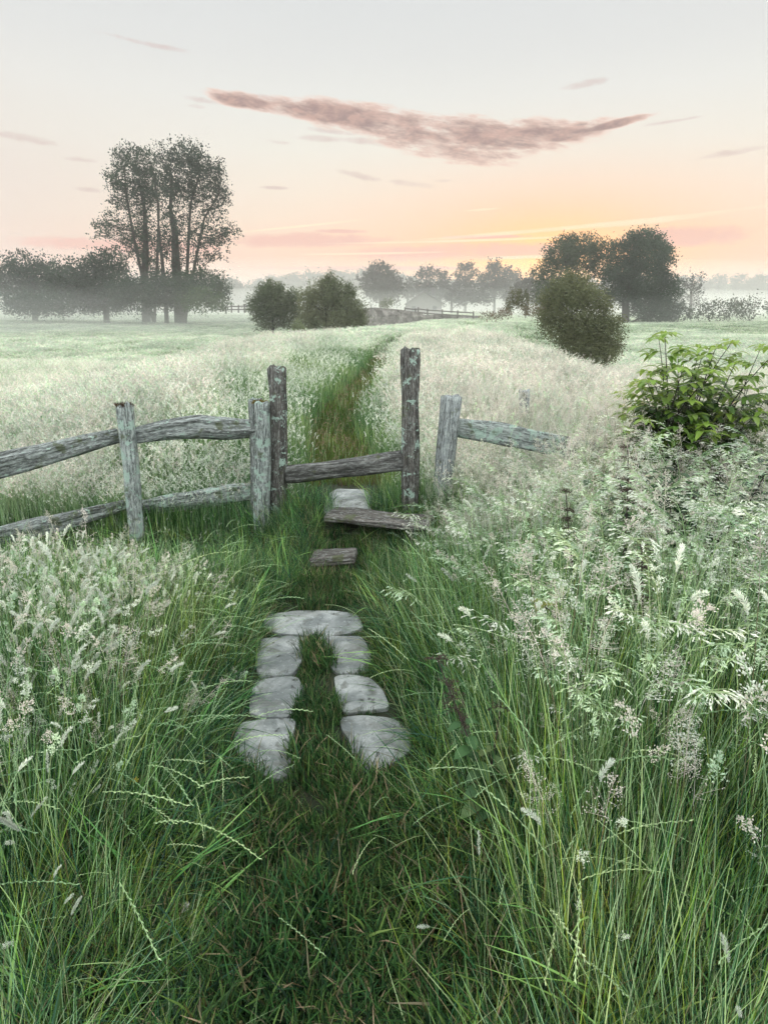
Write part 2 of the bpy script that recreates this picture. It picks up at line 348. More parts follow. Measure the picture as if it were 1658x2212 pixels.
def slab(key):
    P = smooth_poly(SLW[key]); c = P.mean(0); n = len(P); z0 = float(H(*c)) + (.014)
    jit = np.array([1 + .025 * mnoise.noise(Vector((p[0] * 14, p[1] * 14, 3.3))) for p in P])[:, None]
    P = c + (P - c) * jit
    tl = RNG.uniform(-.03, .03, 2); mb = MB(); rings = []
    for s, dz in ((1.01, -.07), (1.0, -.006), (.994, 0), (.985, .003), (.8, .004), (.6, .004), (.4, .004), (.2, .004)):
        ring = [(c[0] + (p[0] - c[0]) * s, c[1] + (p[1] - c[1]) * s) for p in P]
        rings.append([(x, y, z0 + dz + tl[0] * (x - c[0]) + tl[1] * (y - c[1]) + .007 * mnoise.noise(Vector((x * 5, y * 5, 1.7))) + .006 * mnoise.noise(Vector((x * 16, y * 16, 9)))) for x, y in ring])
    v = [p for r in rings for p in r] + [(c[0], c[1], z0 + .004)]
    q = [(k * n + i, k * n + (i + 1) % n, (k + 1) * n + (i + 1) % n, (k + 1) * n + i) for k in range(len(rings) - 1) for i in range(n)]
    k = (len(rings) - 1) * n; t = [(k + i, k + (i + 1) % n, len(v) - 1) for i in range(n)]
    mb.add(v, q, t); o = mb.build('paving_slab', M_STONE, smooth=False, origin=(c[0], c[1], z0 - .05))
    tag(o, labels[key], 'paving slab', 'flat stones laid as a path to the stile')
for k in SLW: slab(k)
def in_poly(P, x, y):
    ins = np.zeros(len(x), bool); j = len(P) - 1
    for i in range(len(P)):
        xi, yi = P[i]; xj, yj = P[j]
        c = ((yi > y) != (yj > y)) & (x < (xj - xi) * (y - yi) / (yj - yi + 1e-12) + xi); ins ^= c; j = i
    return ins
SP = {k: smooth_poly(v) for k, v in SLW.items()}
def on_slab(x, y, shrink=1.0):
    m = np.zeros(len(x), bool)
    for P in SP.values():
        c = P.mean(0); m |= in_poly(c + (P - c) * shrink, x, y)
    return m

# ------------------------------------------------------------------ timber
def timber(pts, ws, hs, up=(0, 0, 1), seed=0, n=30, m=28, rough=.012, sq=3.2, endrag=.0, taper_end=None):
    """Lofted, hand-split timber. pts: centre line; ws/hs: half sizes along side / up."""
    pts = [Vector(p) for p in pts]; mb = MB()
    cum = [0]
    for a, b in zip(pts, pts[1:]): cum.append(cum[-1] + (b - a).length)
    L = cum[-1]; up = Vector(up); V = []; PC = []
    def at(arr, s):
        return np.interp(s, np.linspace(0, 1, len(arr)), arr)
    for i in range(n):
        s = i / (n - 1); d = s * L
        k = max(j for j in range(len(cum) - 1) if cum[j] <= d + 1e-9); f = (d - cum[k]) / (cum[k + 1] - cum[k])
        p = pts[k].lerp(pts[k + 1], f); tn = (pts[min(k + 1, len(pts) - 1)] - pts[k]).normalized()
        side = tn.cross(up).normalized(); u2 = side.cross(tn).normalized()
        w, h = at(ws, s), at(hs, s)
        for j in range(m):
            a = 2 * math.pi * j / m + math.pi / m; c, sn = math.cos(a), math.sin(a)
            r = 1 / (abs(c) ** sq + abs(sn) ** sq) ** (1 / sq)
            g = -.55 * rough * max(0, 1 - abs(mnoise.noise(Vector((c * 3.1 + seed * 2, sn * 3.1, d * .8)))) * 9) + mnoise.noise(Vector((c * 2.2 + seed, sn * 2.2, d * 1.6))) * rough * 1.3 + mnoise.noise(Vector((c * 6 + seed * 3, sn * 6, d * 3))) * rough * .8
            xx, yy = c * r * w * (1 + g / w), sn * r * h * (1 + g / h)
            rag = 0
            if endrag and i >= n - 1: rag = endrag * mnoise.noise(Vector((xx * 30 + seed, yy * 30, 4))) * 1.6
            q = p + side * xx + u2 * yy + tn * rag; V.append(q); PC.append((xx, yy, d))
    q = [(i * m + j, i * m + (j + 1) % m, (i + 1) * m + (j + 1) % m, (i + 1) * m + j) for i in range(n - 1) for j in range(m)]
    # end caps: inner rings with a slightly uneven end grain
    t = []
    for end in (0, 1):
        base = (n - 1) * m if end else 0; cpt = sum((V[base + j] for j in range(m)), Vector()) / m; prev = base
        for kk, sc in enumerate((.86, .5)):
            st = len(V)
            for j in range(m):
                b = V[base + j]; qv = cpt.lerp(b, sc) + (pts[-1] - pts[-2]).normalized() * ((.006 if kk == 0 else .009) * (1 if end else -1) + .8 * endrag * end * mnoise.noise(Vector((j * .9 + seed, sc * 9, 2))))
                V.append(qv); pcb = PC[base + j]; PC.append((pcb[0] * sc, pcb[1] * sc, pcb[2] + .01))
            for j in range(m):
                a4 = (prev + j, prev + (j + 1) % m, st + (j + 1) % m, st + j); q.append(a4 if end else a4[::-1])
            prev = st
        V.append(cpt + (pts[-1] - pts[-2]).normalized() * (.008 if end else -.008)); PC.append((0, 0, PC[base][2]))
        for j in range(m):
            a3 = (prev + j, prev + (j + 1) % m, len(V) - 1); t.append(a3 if end else a3[::-1])
    mb.add([tuple(v) for v in V], q, t, p=PC); return mb
FY = 4.8
def ext(top, base, k=.25): return base + (base - top).normalized() * k
def post(parent, tpx, bpx, Y, w, d, mat, seed, Yb=None, rag=.02, name='post', rot=0, label=None, **kw):
    top = W(*tpx, Y); base = W(*bpx, Yb or Y); b2 = ext(top, base)
    mb = timber([b2, base.lerp(top, .5) + Vector((.004, 0, 0)), top], [w / 2 * 1.03, w / 2, w / 2 * .97], [d / 2] * 2, up=(math.sin(rot), math.cos(rot), 0), seed=seed, n=34, endrag=rag, **kw)
    o = mb.build(name, mat, parent, pc=True)
    if label: o['label'] = label
    return o
stile = empty('stile', (W(343, 515, 4.8).x, 4.8, .24), 'weathered wooden step stile with two tall lichened posts and a slanting crossbar', 'stile')
post(stile, (277.5, 368), (277.5, 527), 4.83, .125, .11, M_WDARK, 3, rot=.1, sq=5)
post(stile, (409.5, 350), (409.5, 513), 4.78, .132, .115, M_WDARK, 9, rot=-.12, sq=5, label='taller dark post covered in pale green lichen spots')
a, b = W(286, 474.5, 4.82), W(402, 461.5, 4.8)
timber([a, a.lerp(b, .5), b], [.04, .042, .038], [.072, .07, .078], seed=21, n=44).build('crossbar', wood_mat('charred_grey_oak', (.05, .052, .052), (.2, .205, .2), .12, dark=.6, bloom=.25), stile, pc=True)
a, b = W(330, 514, 4.6), W(428, 524, 4.34)
timber([a, b], [.125, .14], [.024, .026], seed=31, n=30, sq=6).build('upper_step', M_WSTEP, stile, pc=True)
a, b = W(313, 558, 4.12), W(355, 555, 4.1)
timber([a, b], [.12, .1], [.028, .028], seed=41, n=24, sq=6).build('lower_step', M_WSTEP, stile, pc=True)
for i, (px, py, Y) in enumerate(((362, 548, 4.55), (416, 545, 4.38))):
    p = W(px, py, Y); timber([p - Vector((0, 0, .12)), p + Vector((0, 0, .13))], [.27, .24] if i == 0 else [.07, .07], [.06, .05], up=(0, 1, 0), seed=50 + i, n=10).build('step_support', M_WSTEP, stile, pc=True)
for i, px in enumerate((322, 348)):
    p = W(px, 566, 4.1); timber([p - Vector((0, 0, .15)), p + Vector((0, 0, .03))], [.04, .04], [.04, .04], up=(0, 1, 0), seed=60 + i, n=8).build('step_support', M_WDARK, stile, pc=True)

lf = empty('wooden_fence', (W(200, 520, 4.8).x, 4.8, .2), 'old grey split rail fence left of the stile, with a leaning post', 'fence')
post(lf, (124.5, 406), (134.5, 518), 4.8, .122, .11, M_WLICH, 12, Yb=4.72, rag=.03, label='leaning pale lichened post with a mossy top')
post(lf, (262, 404), (261, 532), 4.72, .115, .09, M_WLICH, 15, rot=.05)
post(lf, (255.5, 400), (256.5, 525), 4.86, .1, .09, M_WGREY, 18, rag=.02)
a = W(136, 434, 4.84)
mid = [W(136, 436, 4.86), W(165, 430.5, 4.86), W(200, 426.5, 4.86), W(230, 428, 4.86), W(256, 428, 4.86)]
timber(mid, [.035, .04, .045, .04, .035], [.062, .07, .088, .086, .062], seed=71, n=50, rough=.016).build('rail', M_WGREY, lf, pc=True)
timber([W(140, 507, 4.88), W(170, 503, 4.9), W(215, 496, 4.9), W(258, 491, 4.88)], [.035, .045, .045, .035], [.05, .07, .075, .06], seed=75, n=50, rough=.018).build('rail', M_WLICH, lf, pc=True)
timber([W(-40, 476, 4.3), W(40, 456, 4.55), W(85, 444, 4.72), W(118, 436, 4.86)], [.035, .04, .04, .035], [.08, .085, .075, .06], seed=78, n=60, rough=.016).build('rail', M_WGREY, lf, pc=True)
timber([W(-40, 545, 4.35), W(60, 522, 4.6), W(126, 505, 4.86)], [.035, .04, .035], [.06, .065, .05], seed=79, n=40, rough=.016).build('rail', M_WGREY, lf, pc=True)
post(lf, (-30, 428), (-24, 560), 4.2, .12, .11, M_WGREY, 81)
rf = empty('wooden_fence', (W(450, 505, 4.95).x, 4.95, .24), 'blue grey post and rail fence sinking into pink seed heads right of the stile', 'fence')
post(rf, (451, 397), (440, 506), 4.95, .135, .12, M_WPALE, 16, rot=-.35, Yb=4.85, rag=.02, sq=4.5)
timber([W(456, 427, 4.97), W(500, 434, 4.96), W(545, 443, 4.93), W(600, 455, 4.9)], [.03, .035, .035, .03], [.075, .085, .082, .07], seed=91, n=50, rough=.012).build('rail', M_WLICH, rf, pc=True)
timber([W(444, 492, 4.95), W(520, 504, 4.93), W(600, 516, 4.9)], [.03, .035, .03], [.06, .07, .06], seed=93, n=40, rough=.012).build('rail', M_WGREY, rf, pc=True)
st = empty('fence_post', (W(523, 440, 6.6).x, 6.6, .3), 'short grey post standing alone among pale seed heads behind the right fence', 'post')
post(st, (523.5, 391), (523.5, 450), 6.6, .1, .1, M_WPALE, 95)

# ------------------------------------------------------------------ grass building blocks
DG = np.array((.018, .05, .02)); MG = np.array((.075, .18, .055)); BG = np.array((.23, .41, .12)); PG = np.array((.38, .54, .3))
TG = np.array((.05, .15, .08)); STRAW = np.array((.42, .36, .22)); BROWN = np.array((.13, .105, .045)); PW = np.array((.74, .8, .7)); PK = np.array((.72, .69, .62)); GW = np.array((.56, .72, .52))
def jc(c, a=.18): return np.clip(np.asarray(c) * (1 + RNG.uniform(-a, a)) * (1 + RNG.uniform(-a * .35, a * .35, 3)), 0, .9)
def curve(b, az, L, th0, th1, n):
    """points of an arching stem, leaving the vertical at th0 and ending at th1 (radians)"""
    th = np.linspace(th0, th1, n); ds = L / (n - 1)
    r = np.concatenate([[0], np.cumsum(np.sin(th[:-1]) * ds)]); z = np.concatenate([[0], np.cumsum(np.cos(th[:-1]) * ds)])
    return np.stack([b[0] + r * math.cos(az), b[1] + r * math.sin(az), b[2] + z], 1)
def ribbon(mb, pts, w, side, c, tip=True, c2=None):
    n = len(pts); s = np.linspace(0, 1, n)
    ww = w * (np.clip(1.15 * (1 - s ** 2.2), 0, 1) if tip else np.ones(n)) * .5
    ww = np.maximum(ww, w * .04); sd = np.asarray(side)[None] * ww[:, None]
    v = np.concatenate([pts - sd, pts + sd]); i = np.arange(n - 1)
    q = np.stack([i, i + 1, n + i + 1, n + i], 1)
    cc = np.broadcast_to(np.asarray(c, float), (n, 3)) if c2 is None else np.asarray(c)[None] * (1 - s[:, None]) + np.asarray(c2)[None] * s[:, None]
    mb.add(v, q, c=np.concatenate([cc, cc]))
def blade(mb, b, L, w, c, lean=(.05, .9), az=None, n=6, c2=None):
    az = RNG.uniform(0, 6.283) if az is None else az
    p = curve(b, az, L, lean[0], lean[1], n); a2 = az + math.pi / 2 + RNG.uniform(-.5, .5)
    ribbon(mb, p, w, (math.cos(a2), math.sin(a2), RNG.uniform(-.25, .25)), c, c2=c2); return p
def stem(mb, p, r, c):
    n = len(p); v = []
    for k in range(3):
        a = 2.094 * k; v.append(p + np.array((math.cos(a), math.sin(a), 0)) * r)
    v = np.concatenate(v); i = np.arange(n - 1); q = np.concatenate([np.stack([k * n + i, k * n + i + 1, ((k + 1) % 3) * n + i + 1, ((k + 1) % 3) * n + i], 1) for k in range(3)])
    mb.add(v, q, c=c)
def spikelets(mb, base, d, L, w, cols):
    """many little lens shaped husks at once"""
    d = d / np.linalg.norm(d, axis=1, keepdims=True); k = len(base)
    rv = RNG.normal(size=(k, 3)); sd = np.cross(d, rv); sd /= np.linalg.norm(sd, axis=1, keepdims=True)
    L = np.broadcast_to(L, k)[:, None]; w = np.broadcast_to(w, k)[:, None]
    v = np.stack([base, base + d * L * .45 + sd * w * .5, base + d * L, base + d * L * .45 - sd * w * .5], 1).reshape(-1, 3)
    mb.add(v, np.arange(4 * k).reshape(k, 4), c=np.repeat(cols, 4, 0))
def cols(c, k, a=.15): return np.clip(np.asarray(c)[None] * (1 + RNG.uniform(-a, a, (k, 1))) * (1 + RNG.uniform(-a * .3, a * .3, (k, 3))), 0, .92)
def axis_at(p, s):
    k = len(p) - 1; f = s * k; i = np.minimum(f.astype(int), k - 1); f = (f - i)[:, None]
    t = p[i + 1] - p[i]; t /= np.linalg.norm(t, axis=1, keepdims=True); return p[i] * (1 - f) + p[i + 1] * f, t
def mosscap(px, py, Y, r, c, par, h=.02):
    mb = MB(); p = np.array(W(px, py, Y)); n = 420; a = RNG.uniform(0, 6.283, n); q = r * np.sqrt(RNG.uniform(size=n)); b = p + np.stack([q * np.cos(a), q * np.sin(a) * .85, RNG.uniform(-.012, .006, n)], 1)
    spikelets(mb, b, RNG.normal(size=(n, 3)) * .6 + np.array((0, 0, 1.)), h * RNG.uniform(.5, 1.3, n), .005, cols(c, n, .4)); mb.build('moss', M_GRASS, par)
def foxtail(mb, L=.7, az=0, b=(0, 0, 0), th=(.05, .5), head=.08, rad=.007, c=PW, dens=90):
    p = curve(b, az, L, th[0], th[1], 9); stem(mb, p, .0011, jc(PG))
    d0 = th[1]; hp = curve(p[-1], az, head, d0, d0 + RNG.uniform(.2, .9), 7)
    s = RNG.uniform(0, 1, dens); q, t = axis_at(hp, s); rv = RNG.normal(size=(dens, 3)); o = np.cross(t, rv); o /= np.linalg.norm(o, axis=1, keepdims=True)
    env = np.sin(np.clip(s * .92 + .08, 0, 1) * math.pi) ** .5
    spikelets(mb, q, o * .9 + t * 1.1, rad * 1.9 * env + .002, .0028 if dens < 200 else .0013, cols(c, dens))
    stem(mb, hp, rad * .35, np.array(c) * .85)
def fog(mb, L=.65, az=0, b=(0, 0, 0), th=(.05, .4), head=.11, c=PW, spread=.028, dens=150, sp=(.006, .0035)):
    p = curve(b, az, L, th[0], th[1], 9); stem(mb, p, .001, jc(PG))
    hp = curve(p[-1], az, head, th[1], th[1] + RNG.uniform(.1, .7), 7); stem(mb, hp, .0008, jc(PG))
    nb = 18; s = np.sort(RNG.uniform(0, 1, nb)); q, t = axis_at(hp, s); base = []; dr = []
    for k in range(nb):
        a = RNG.uniform(0, 6.283); o = np.cross(t[k], (math.cos(a), math.sin(a), .2)); o /= np.linalg.norm(o); ln = spread * (1.1 - s[k]) * RNG.uniform(.5, 1.1)
        e = dens // nb; f = RNG.uniform(.2, 1, e)[:, None]; pts = q[k] + (o * .8 + t[k] * .7) * ln * f + RNG.normal(size=(e, 3)) * .0028
        base.append(pts); dr.append(np.tile(o * .4 + t[k], (e, 1)) + RNG.normal(size=(e, 3)) * .5)
    base = np.concatenate(base); spikelets(mb, base, np.concatenate(dr), sp[0], sp[1], cols(c, len(base)))
def bent(mb, L=.6, az=0, b=(0, 0, 0), th=(.05, .3), head=.18, c=PK, spread=.07, dens=150):
    p = curve(b, az, L, th[0], th[1], 7); stem(mb, p, .0008, jc(STRAW * .6))
    hp = curve(p[-1], az, head, th[1], th[1] + .25, 6); stem(mb, hp, .0006, jc(PK))
    nb = 16; s = np.sort(RNG.uniform(0, .95, nb)); q, t = axis_at(hp, s); base = []; dr = []
    for k in range(nb):
        a = RNG.uniform(0, 6.283); o = np.cross(t[k], (math.cos(a), math.sin(a), .2)); o /= np.linalg.norm(o); ln = spread * (1.05 - s[k]) * RNG.uniform(.6, 1.1)
        dd = o * .8 + t[k] * .5; bp = np.stack([q[k], q[k] + dd * ln]); ribbon(mb, bp, .0011, (0, 0, 1) if abs(o[2]) < .7 else (1, 0, 0), jc(c), tip=False)
        e = dens // nb; f = RNG.uniform(.3, 1.05, e)[:, None]; base.append(q[k] + dd * ln * f + RNG.normal(size=(e, 3)) * .006); dr.append(np.tile(dd, (e, 1)) + RNG.normal(size=(e, 3)) * .7)
    base = np.concatenate(base); spikelets(mb, base, np.concatenate(dr), .005, .0028, cols(c, len(base)))
def rye(mb, L=.6, az=0, b=(0, 0, 0), th=(.15, 1.2), head=.2, c=PG):
    p = curve(b, az, L, th[0], th[1], 10); stem(mb, p, .0011, jc(MG * 1.3))
    hp = curve(p[-1], az, head, th[1], th[1] + RNG.uniform(.3, .8), 12); stem(mb, hp, .001, jc(PG))
    n = 20; s = (np.arange(n) + .5) / n; q, t = axis_at(hp, s); sd = np.array((-math.sin(az), math.cos(az), .3)); sg = np.where(np.arange(n) % 2, 1, -1)[:, None]
    for _ in range(2): spikelets(mb, q, t + sg * sd[None] * (.25 + .1 * _), .0125, .0028, cols(c * 1.15, n))
def brome(mb, L=.7, az=0, b=(0, 0, 0), th=(.05, .6), head=.14, c=GW):
    p = curve(b, az, L, th[0], th[1], 9); stem(mb, p, .001, jc(PG))
    hp = curve(p[-1], az, head, th[1], th[1] + 1.0, 8); stem(mb, hp, .0008, jc(PG)); n = 20
    s = RNG.uniform(0, 1, n); q, t = axis_at(hp, s)
    for k in range(n):
        a = az + RNG.normal() * .9; o = np.array((math.cos(a), math.sin(a), .35)); ln = RNG.uniform(.012, .04)
        e = q[k] + o * ln; ribbon(mb, np.stack([q[k], e]), .0009, (0, 0, 1), jc(PG), tip=False)
        d = o * .9 + np.array((0, 0, -.55)); m = 5; f = np.linspace(0, .014, m)[:, None]; dn = d / np.linalg.norm(d)
        spikelets(mb, e + dn * f * .7, np.tile(dn, (m, 1)) + RNG.normal(size=(m, 3)) * .16, .009, .003, cols(c, m))
YL = np.array((1.15, 1.02, .62))
mosscap(124, 406, 4.8, .066, (.07, .05, .03), lf, .032); mosscap(259, 402, 4.78, .06, (.13, .11, .03), lf, .014)
def proto_coll(name, makers):
    c = bpy.data.collections.new(name)
    for i, mk in enumerate(makers):
        mb = MB(); mk(mb); o = bpy.data.objects.new('%s_%02d' % (name, i), mb.mesh(name, M_GRASS)); c.objects.link(o)
    return c
def scatter(name, coll, x, y, idx, rotz, tilt, tiltaz, scl, label, cat, z=None):
    n = len(x); z = H(x, y) - .01 if z is None else z
    me = bpy.data.meshes.new(name); me.vertices.add(n)
    me.vertices.foreach_set('co', np.stack([x, y, z], 1).astype('f').ravel())
    # tilt about a horizontal axis after the turn about z, as XYZ euler
    from mathutils import Matrix, Euler
    rot = np.zeros((n, 3), 'f')
    rx = tilt * np.sin(-tiltaz); ry = tilt * np.cos(tiltaz)
    # euler XYZ = Rz Ry Rx: bring the wanted tilt into the turned frame
    c, s = np.cos(rotz), np.sin(rotz); tx, ty = tilt * np.cos(tiltaz), tilt * np.sin(tiltaz)
    lx, ly = c * tx + s * ty, -s * tx + c * ty
    rot[:, 0] = -ly; rot[:, 1] = lx; rot[:, 2] = rotz
    a = me.attributes.new('rot', 'FLOAT_VECTOR', 'POINT'); a.data.foreach_set('vector', rot.ravel())
    sc = np.repeat(np.asarray(scl, 'f')[:, None], 3, 1) if np.ndim(scl) == 1 else np.asarray(scl, 'f')
    a = me.attributes.new('scl', 'FLOAT_VECTOR', 'POINT'); a.data.foreach_set('vector', sc.astype('f').ravel())
    a = me.attributes.new('idx', 'INT', 'POINT'); a.data.foreach_set('value', np.asarray(idx, 'i'))
    o = bpy.data.objects.new(name, me); COL.objects.link(o)
    g = bpy.data.node_groups.new(name, 'GeometryNodeTree')
    g.interface.new_socket('Geometry', in_out='INPUT', socket_type='NodeSocketGeometry'); g.interface.new_socket('Geometry', in_out='OUTPUT', socket_type='NodeSocketGeometry')
    N = g.nodes; Lk = g.links; gi = N.new('NodeGroupInput'); go = N.new('NodeGroupOutput'); ip = N.new('GeometryNodeInstanceOnPoints'); ci = N.new('GeometryNodeCollectionInfo')
    ci.inputs['Collection'].default_value = coll; ci.inputs['Separate Children'].default_value = True; ci.inputs['Reset Children'].default_value = True
    def na(nm, ty):
        k = N.new('GeometryNodeInputNamedAttribute'); k.data_type = ty; k.inputs['Name'].default_value = nm; return k.outputs[0]
    Lk.new(gi.outputs[0], ip.inputs['Points']); Lk.new(ci.outputs[0], ip.inputs['Instance']); ip.inputs['Pick Instance'].default_value = True
    Lk.new(na('idx', 'INT'), ip.inputs['Instance Index']); Lk.new(na('scl', 'FLOAT_VECTOR'), ip.inputs['Scale'])
    Lk.new(na('rot', 'FLOAT_VECTOR'), ip.inputs['Rotation']); Lk.new(ip.outputs[0], go.inputs[0])
    md = o.modifiers.new('scatter', 'NODES'); md.node_group = g
    tag(o, label, cat, kind='stuff'); return o
def visible(x, y, z=.4, mx=60, my=60):
    dy = y; cz = dy * ca - (z - CAMZ) * sa; u = CX + F * x / np.maximum(cz, .05); return (u > -mx) & (u < 767 + mx) & (cz > .2)

# prototypes
def tuft(n, r, h, w, colr, lean, brown=0., base=None):
    def f(mb):
        for _ in range(n):
            a = RNG.uniform(0, 6.283); q = r * math.sqrt(RNG.uniform()); c = colr[RNG.integers(len(colr))]; c2 = None
            if RNG.uniform() < brown: c = BROWN if RNG.uniform() < .5 else STRAW * .7
            L = RNG.uniform(*h); blade(mb, (q * math.cos(a), q * math.sin(a), -.01), L, w * RNG.uniform(.6, 1.3), jc(c, .3), lean=(RNG.uniform(0, .35), RNG.uniform(*lean)), n=6 if L > .15 else 4)
    return f
turf = proto_coll('turf_tuft', [tuft(30, .05, (.04, .1), .0042, [DG, MG * .75, DG * .8, MG * .9, BG * .5], (.3, 1.5), .05) for _ in range(5)] + [tuft(36, .06, (.06, .13), .0042, [DG, MG * .8, BG * .5], (.5, 1.7), .12) for _ in range(2)])
longg = proto_coll('long_tuft', [tuft(16, .05, (.25, .62), .0036, k_, (.2, 1.5), .06) for k_ in ([DG, MG, TG], [MG, BG, BG * YL], [DG, DG * .7, MG], [MG, TG, PG * .8], [DG, MG * YL, BG * YL])] + [tuft(14, .05, (.4, .8), .0032, k_, (.05, .6), .06) for k_ in ([MG, BG * YL, PG], [MG, TG, PG, PG], [DG, BG, MG * YL])]
     + [tuft(9, .05, (.3, .65), .0075, [MG, TG, BG], (.5, 1.9), .0) for _ in range(3)])
def multi(fn, k, **kw):
    def f(mb):
        for _ in range(k):
            a = RNG.uniform(0, 6.283); q = .05 * math.sqrt(RNG.uniform()); kk = {a_: (v() if callable(v) else v) for a_, v in kw.items()}
            fn(mb, b=(q * math.cos(a), q * math.sin(a), 0), az=RNG.uniform(0, 6.283), **kk)
        for _ in range(3): blade(mb, (RNG.uniform(-.03, .03), RNG.uniform(-.03, .03), 0), RNG.uniform(.2, .5), .003, jc(MG), lean=(.1, RNG.uniform(.4, 1.4)))
    return f
U = lambda a, b: (lambda: RNG.uniform(a, b))
TH = lambda a, b: (lambda: (RNG.uniform(0, .15), RNG.uniform(a, b)))
seeds = proto_coll('seed_stem',
   [multi(foxtail, 2, L=U(.5, .75), th=TH(.1, .7), head=U(.05, .1), rad=U(.006, .009)) for _ in range(4)] +                       # 0-3
   [multi(fog, 2, L=U(.45, .7), th=TH(.05, .6), head=U(.07, .12), c=lambda: [PW, PK, GW][RNG.integers(3)]) for _ in range(5)] +    # 4-8
   [multi(bent, 3, L=U(.45, .75), th=TH(.05, .5), head=U(.12, .22), c=lambda: [PK, PK * .8, PW * .85][RNG.integers(3)]) for _ in range(5)] +  # 9-13
   [multi(rye, 2, L=U(.45, .7), th=TH(.6, 1.4), head=U(.12, .24)) for _ in range(4)] +                                            # 14-17
   [multi(brome, 2, L=U(.5, .8), th=TH(.2, .8), head=U(.09, .16), c=lambda: [GW, PW * .9][RNG.integers(2)]) for _ in range(4)])    # 18-21
def patch(r, nb, nh, h, wb, hs, gcol, hcol):
    def f(mb):
        for _ in range(nb):
            a = RNG.uniform(0, 6.283); q = r * math.sqrt(RNG.uniform())
            blade(mb, (q * math.cos(a), q * math.sin(a), -.03), RNG.uniform(*h), wb * RNG.uniform(.6, 1.3), jc(gcol[RNG.integers(len(gcol))], .25), lean=(0, RNG.uniform(.2, 1.2)), n=4)
        for _ in range(nh):
            a = RNG.uniform(0, 6.283); q = r * math.sqrt(RNG.uniform()); az = RNG.uniform(0, 6.283); L = RNG.uniform(h[1] * .75, h[1] * 1.25)
            p = curve((q * math.cos(a), q * math.sin(a), 0), az, L, 0, RNG.uniform(.1, .6), 5); ribbon(mb, p, wb * .35, (math.sin(az), -math.cos(az), 0), jc(PG), tip=False)
            hl = hs * RNG.uniform(.7, 1.4); hp = curve(p[-1], az, hl, .5, RNG.uniform(.6, 1.5), 4); n = 14; s = RNG.uniform(0, 1, n); pt, t = axis_at(hp, s)
            c = hcol[RNG.integers(len(hcol))]; spikelets(mb, pt, t + RNG.normal(size=(n, 3)) * .6, hl * .28, hl * .09, cols(c, n, .2))
    return f
PALEG = [MG, PG, GW * .7, PG * .8]
mid = proto_coll('meadow_patch', [patch(.2, 60, 26, (.2, .5), .006, .07, PALEG, [PW, PW, GW, PK]) for _ in range(4)] + [patch(.2, 60, 26, (.2, .5), .006, .08, PALEG, [PK, PW, PK]) for _ in range(3)]
     + [patch(.2, 90, 4, (.15, .42), .006, .06, [MG, BG, MG * .8, PG * .7], [PW]) for _ in range(3)]       # 7-9 green
     + [patch(.2, 90, 1, (.06, .18), .006, .05, [MG * YL, BROWN * .9, BG * .5 * YL, STRAW * .3, MG * .8], [STRAW * .6]) for _ in range(3)])  # 10-12 trodden path
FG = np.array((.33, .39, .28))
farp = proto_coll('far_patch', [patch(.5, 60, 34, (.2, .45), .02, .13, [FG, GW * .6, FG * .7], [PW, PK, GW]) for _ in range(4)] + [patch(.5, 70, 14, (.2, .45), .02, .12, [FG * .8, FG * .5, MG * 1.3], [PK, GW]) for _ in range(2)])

def pts(n, x0, x1, y0, y1): return RNG.uniform(x0, x1, n), RNG.uniform(y0, y1, n)
def fbm(x, y, s, seed=0):
    return np.array([mnoise.noise(Vector((a * s + seed, b * s, seed * 1.7))) for a, b in zip(x, y)])
def commit(name, coll, x, y, idx, label, cat, scl, tilt=.12, wind=0., windaz=0.):
    n = len(x); ta = RNG.uniform(0, 6.283, n); t = np.abs(RNG.normal(0, tilt, n)); tx = t * np.cos(ta) + wind * np.cos(windaz); ty = t * np.sin(ta) + wind * np.sin(windaz)
    return scatter(name, coll, x, y, idx, RNG.uniform(-3.14, 3.14, n), np.hypot(tx, ty), np.arctan2(ty, tx), scl, label, cat)
def cap(x, y):
    'how tall the verge may grow: it is grazed low in front of the fence and stile and rank under the elder'
    dep = y * ca + 1.3 * sa; px = CX + F * x / dep
    row = np.interp(px, [0, 90, 150, 200, 250, 330, 405, 430, 480, 530, 570, 605, 690, 767], [538, 535, 548, 560, 588, 620, 560, 515, 500, 475, 450, 430, 425, 420])
    return CAMZ - y * np.tan(PITCH - np.arctan((CY - row) / F))
# turf
x, y = pts(17000, -1.3, .9, .7, 4.9)
PW_L = lambda y: np.interp(y, [.8, 1.5, 2.2, 2.8, 3.4, 4.2], [-.46, -.57, -.69, -.7, -.74, -.5]); PW_R = lambda y: np.interp(y, [.8, 1.5, 2.2, 2.8, 3.4, 4.2], [.12, .1, .14, .02, -.08, -.12])
k = ~on_slab(x, y) & (x > PW_L(y) - .3) & (x < PW_R(y) + .35) & visible(x, y); x, y = x[k], y[k]
cl_ = fbm(x, y, 7, 2); k = RNG.uniform(size=len(x)) < .75 + 1.3 * cl_; x, y, cl_ = x[k], y[k], cl_[k]; sc = .85 + .5 * fbm(x, y, 3) + .9 * np.clip(cl_, -.3, 1) + RNG.uniform(-.2, .2, len(x)); near = on_slab(x, y, 1.22); sc[near] *= .55; sc *= np.interp(y, [0, 1.6, 2.2], [1.25, 1.2, 1])
commit('turf', turf, x, y, RNG.integers(0, 7, len(x)), 'short dark green turf on the path, growing between the stone slabs', 'turf', sc, .2)
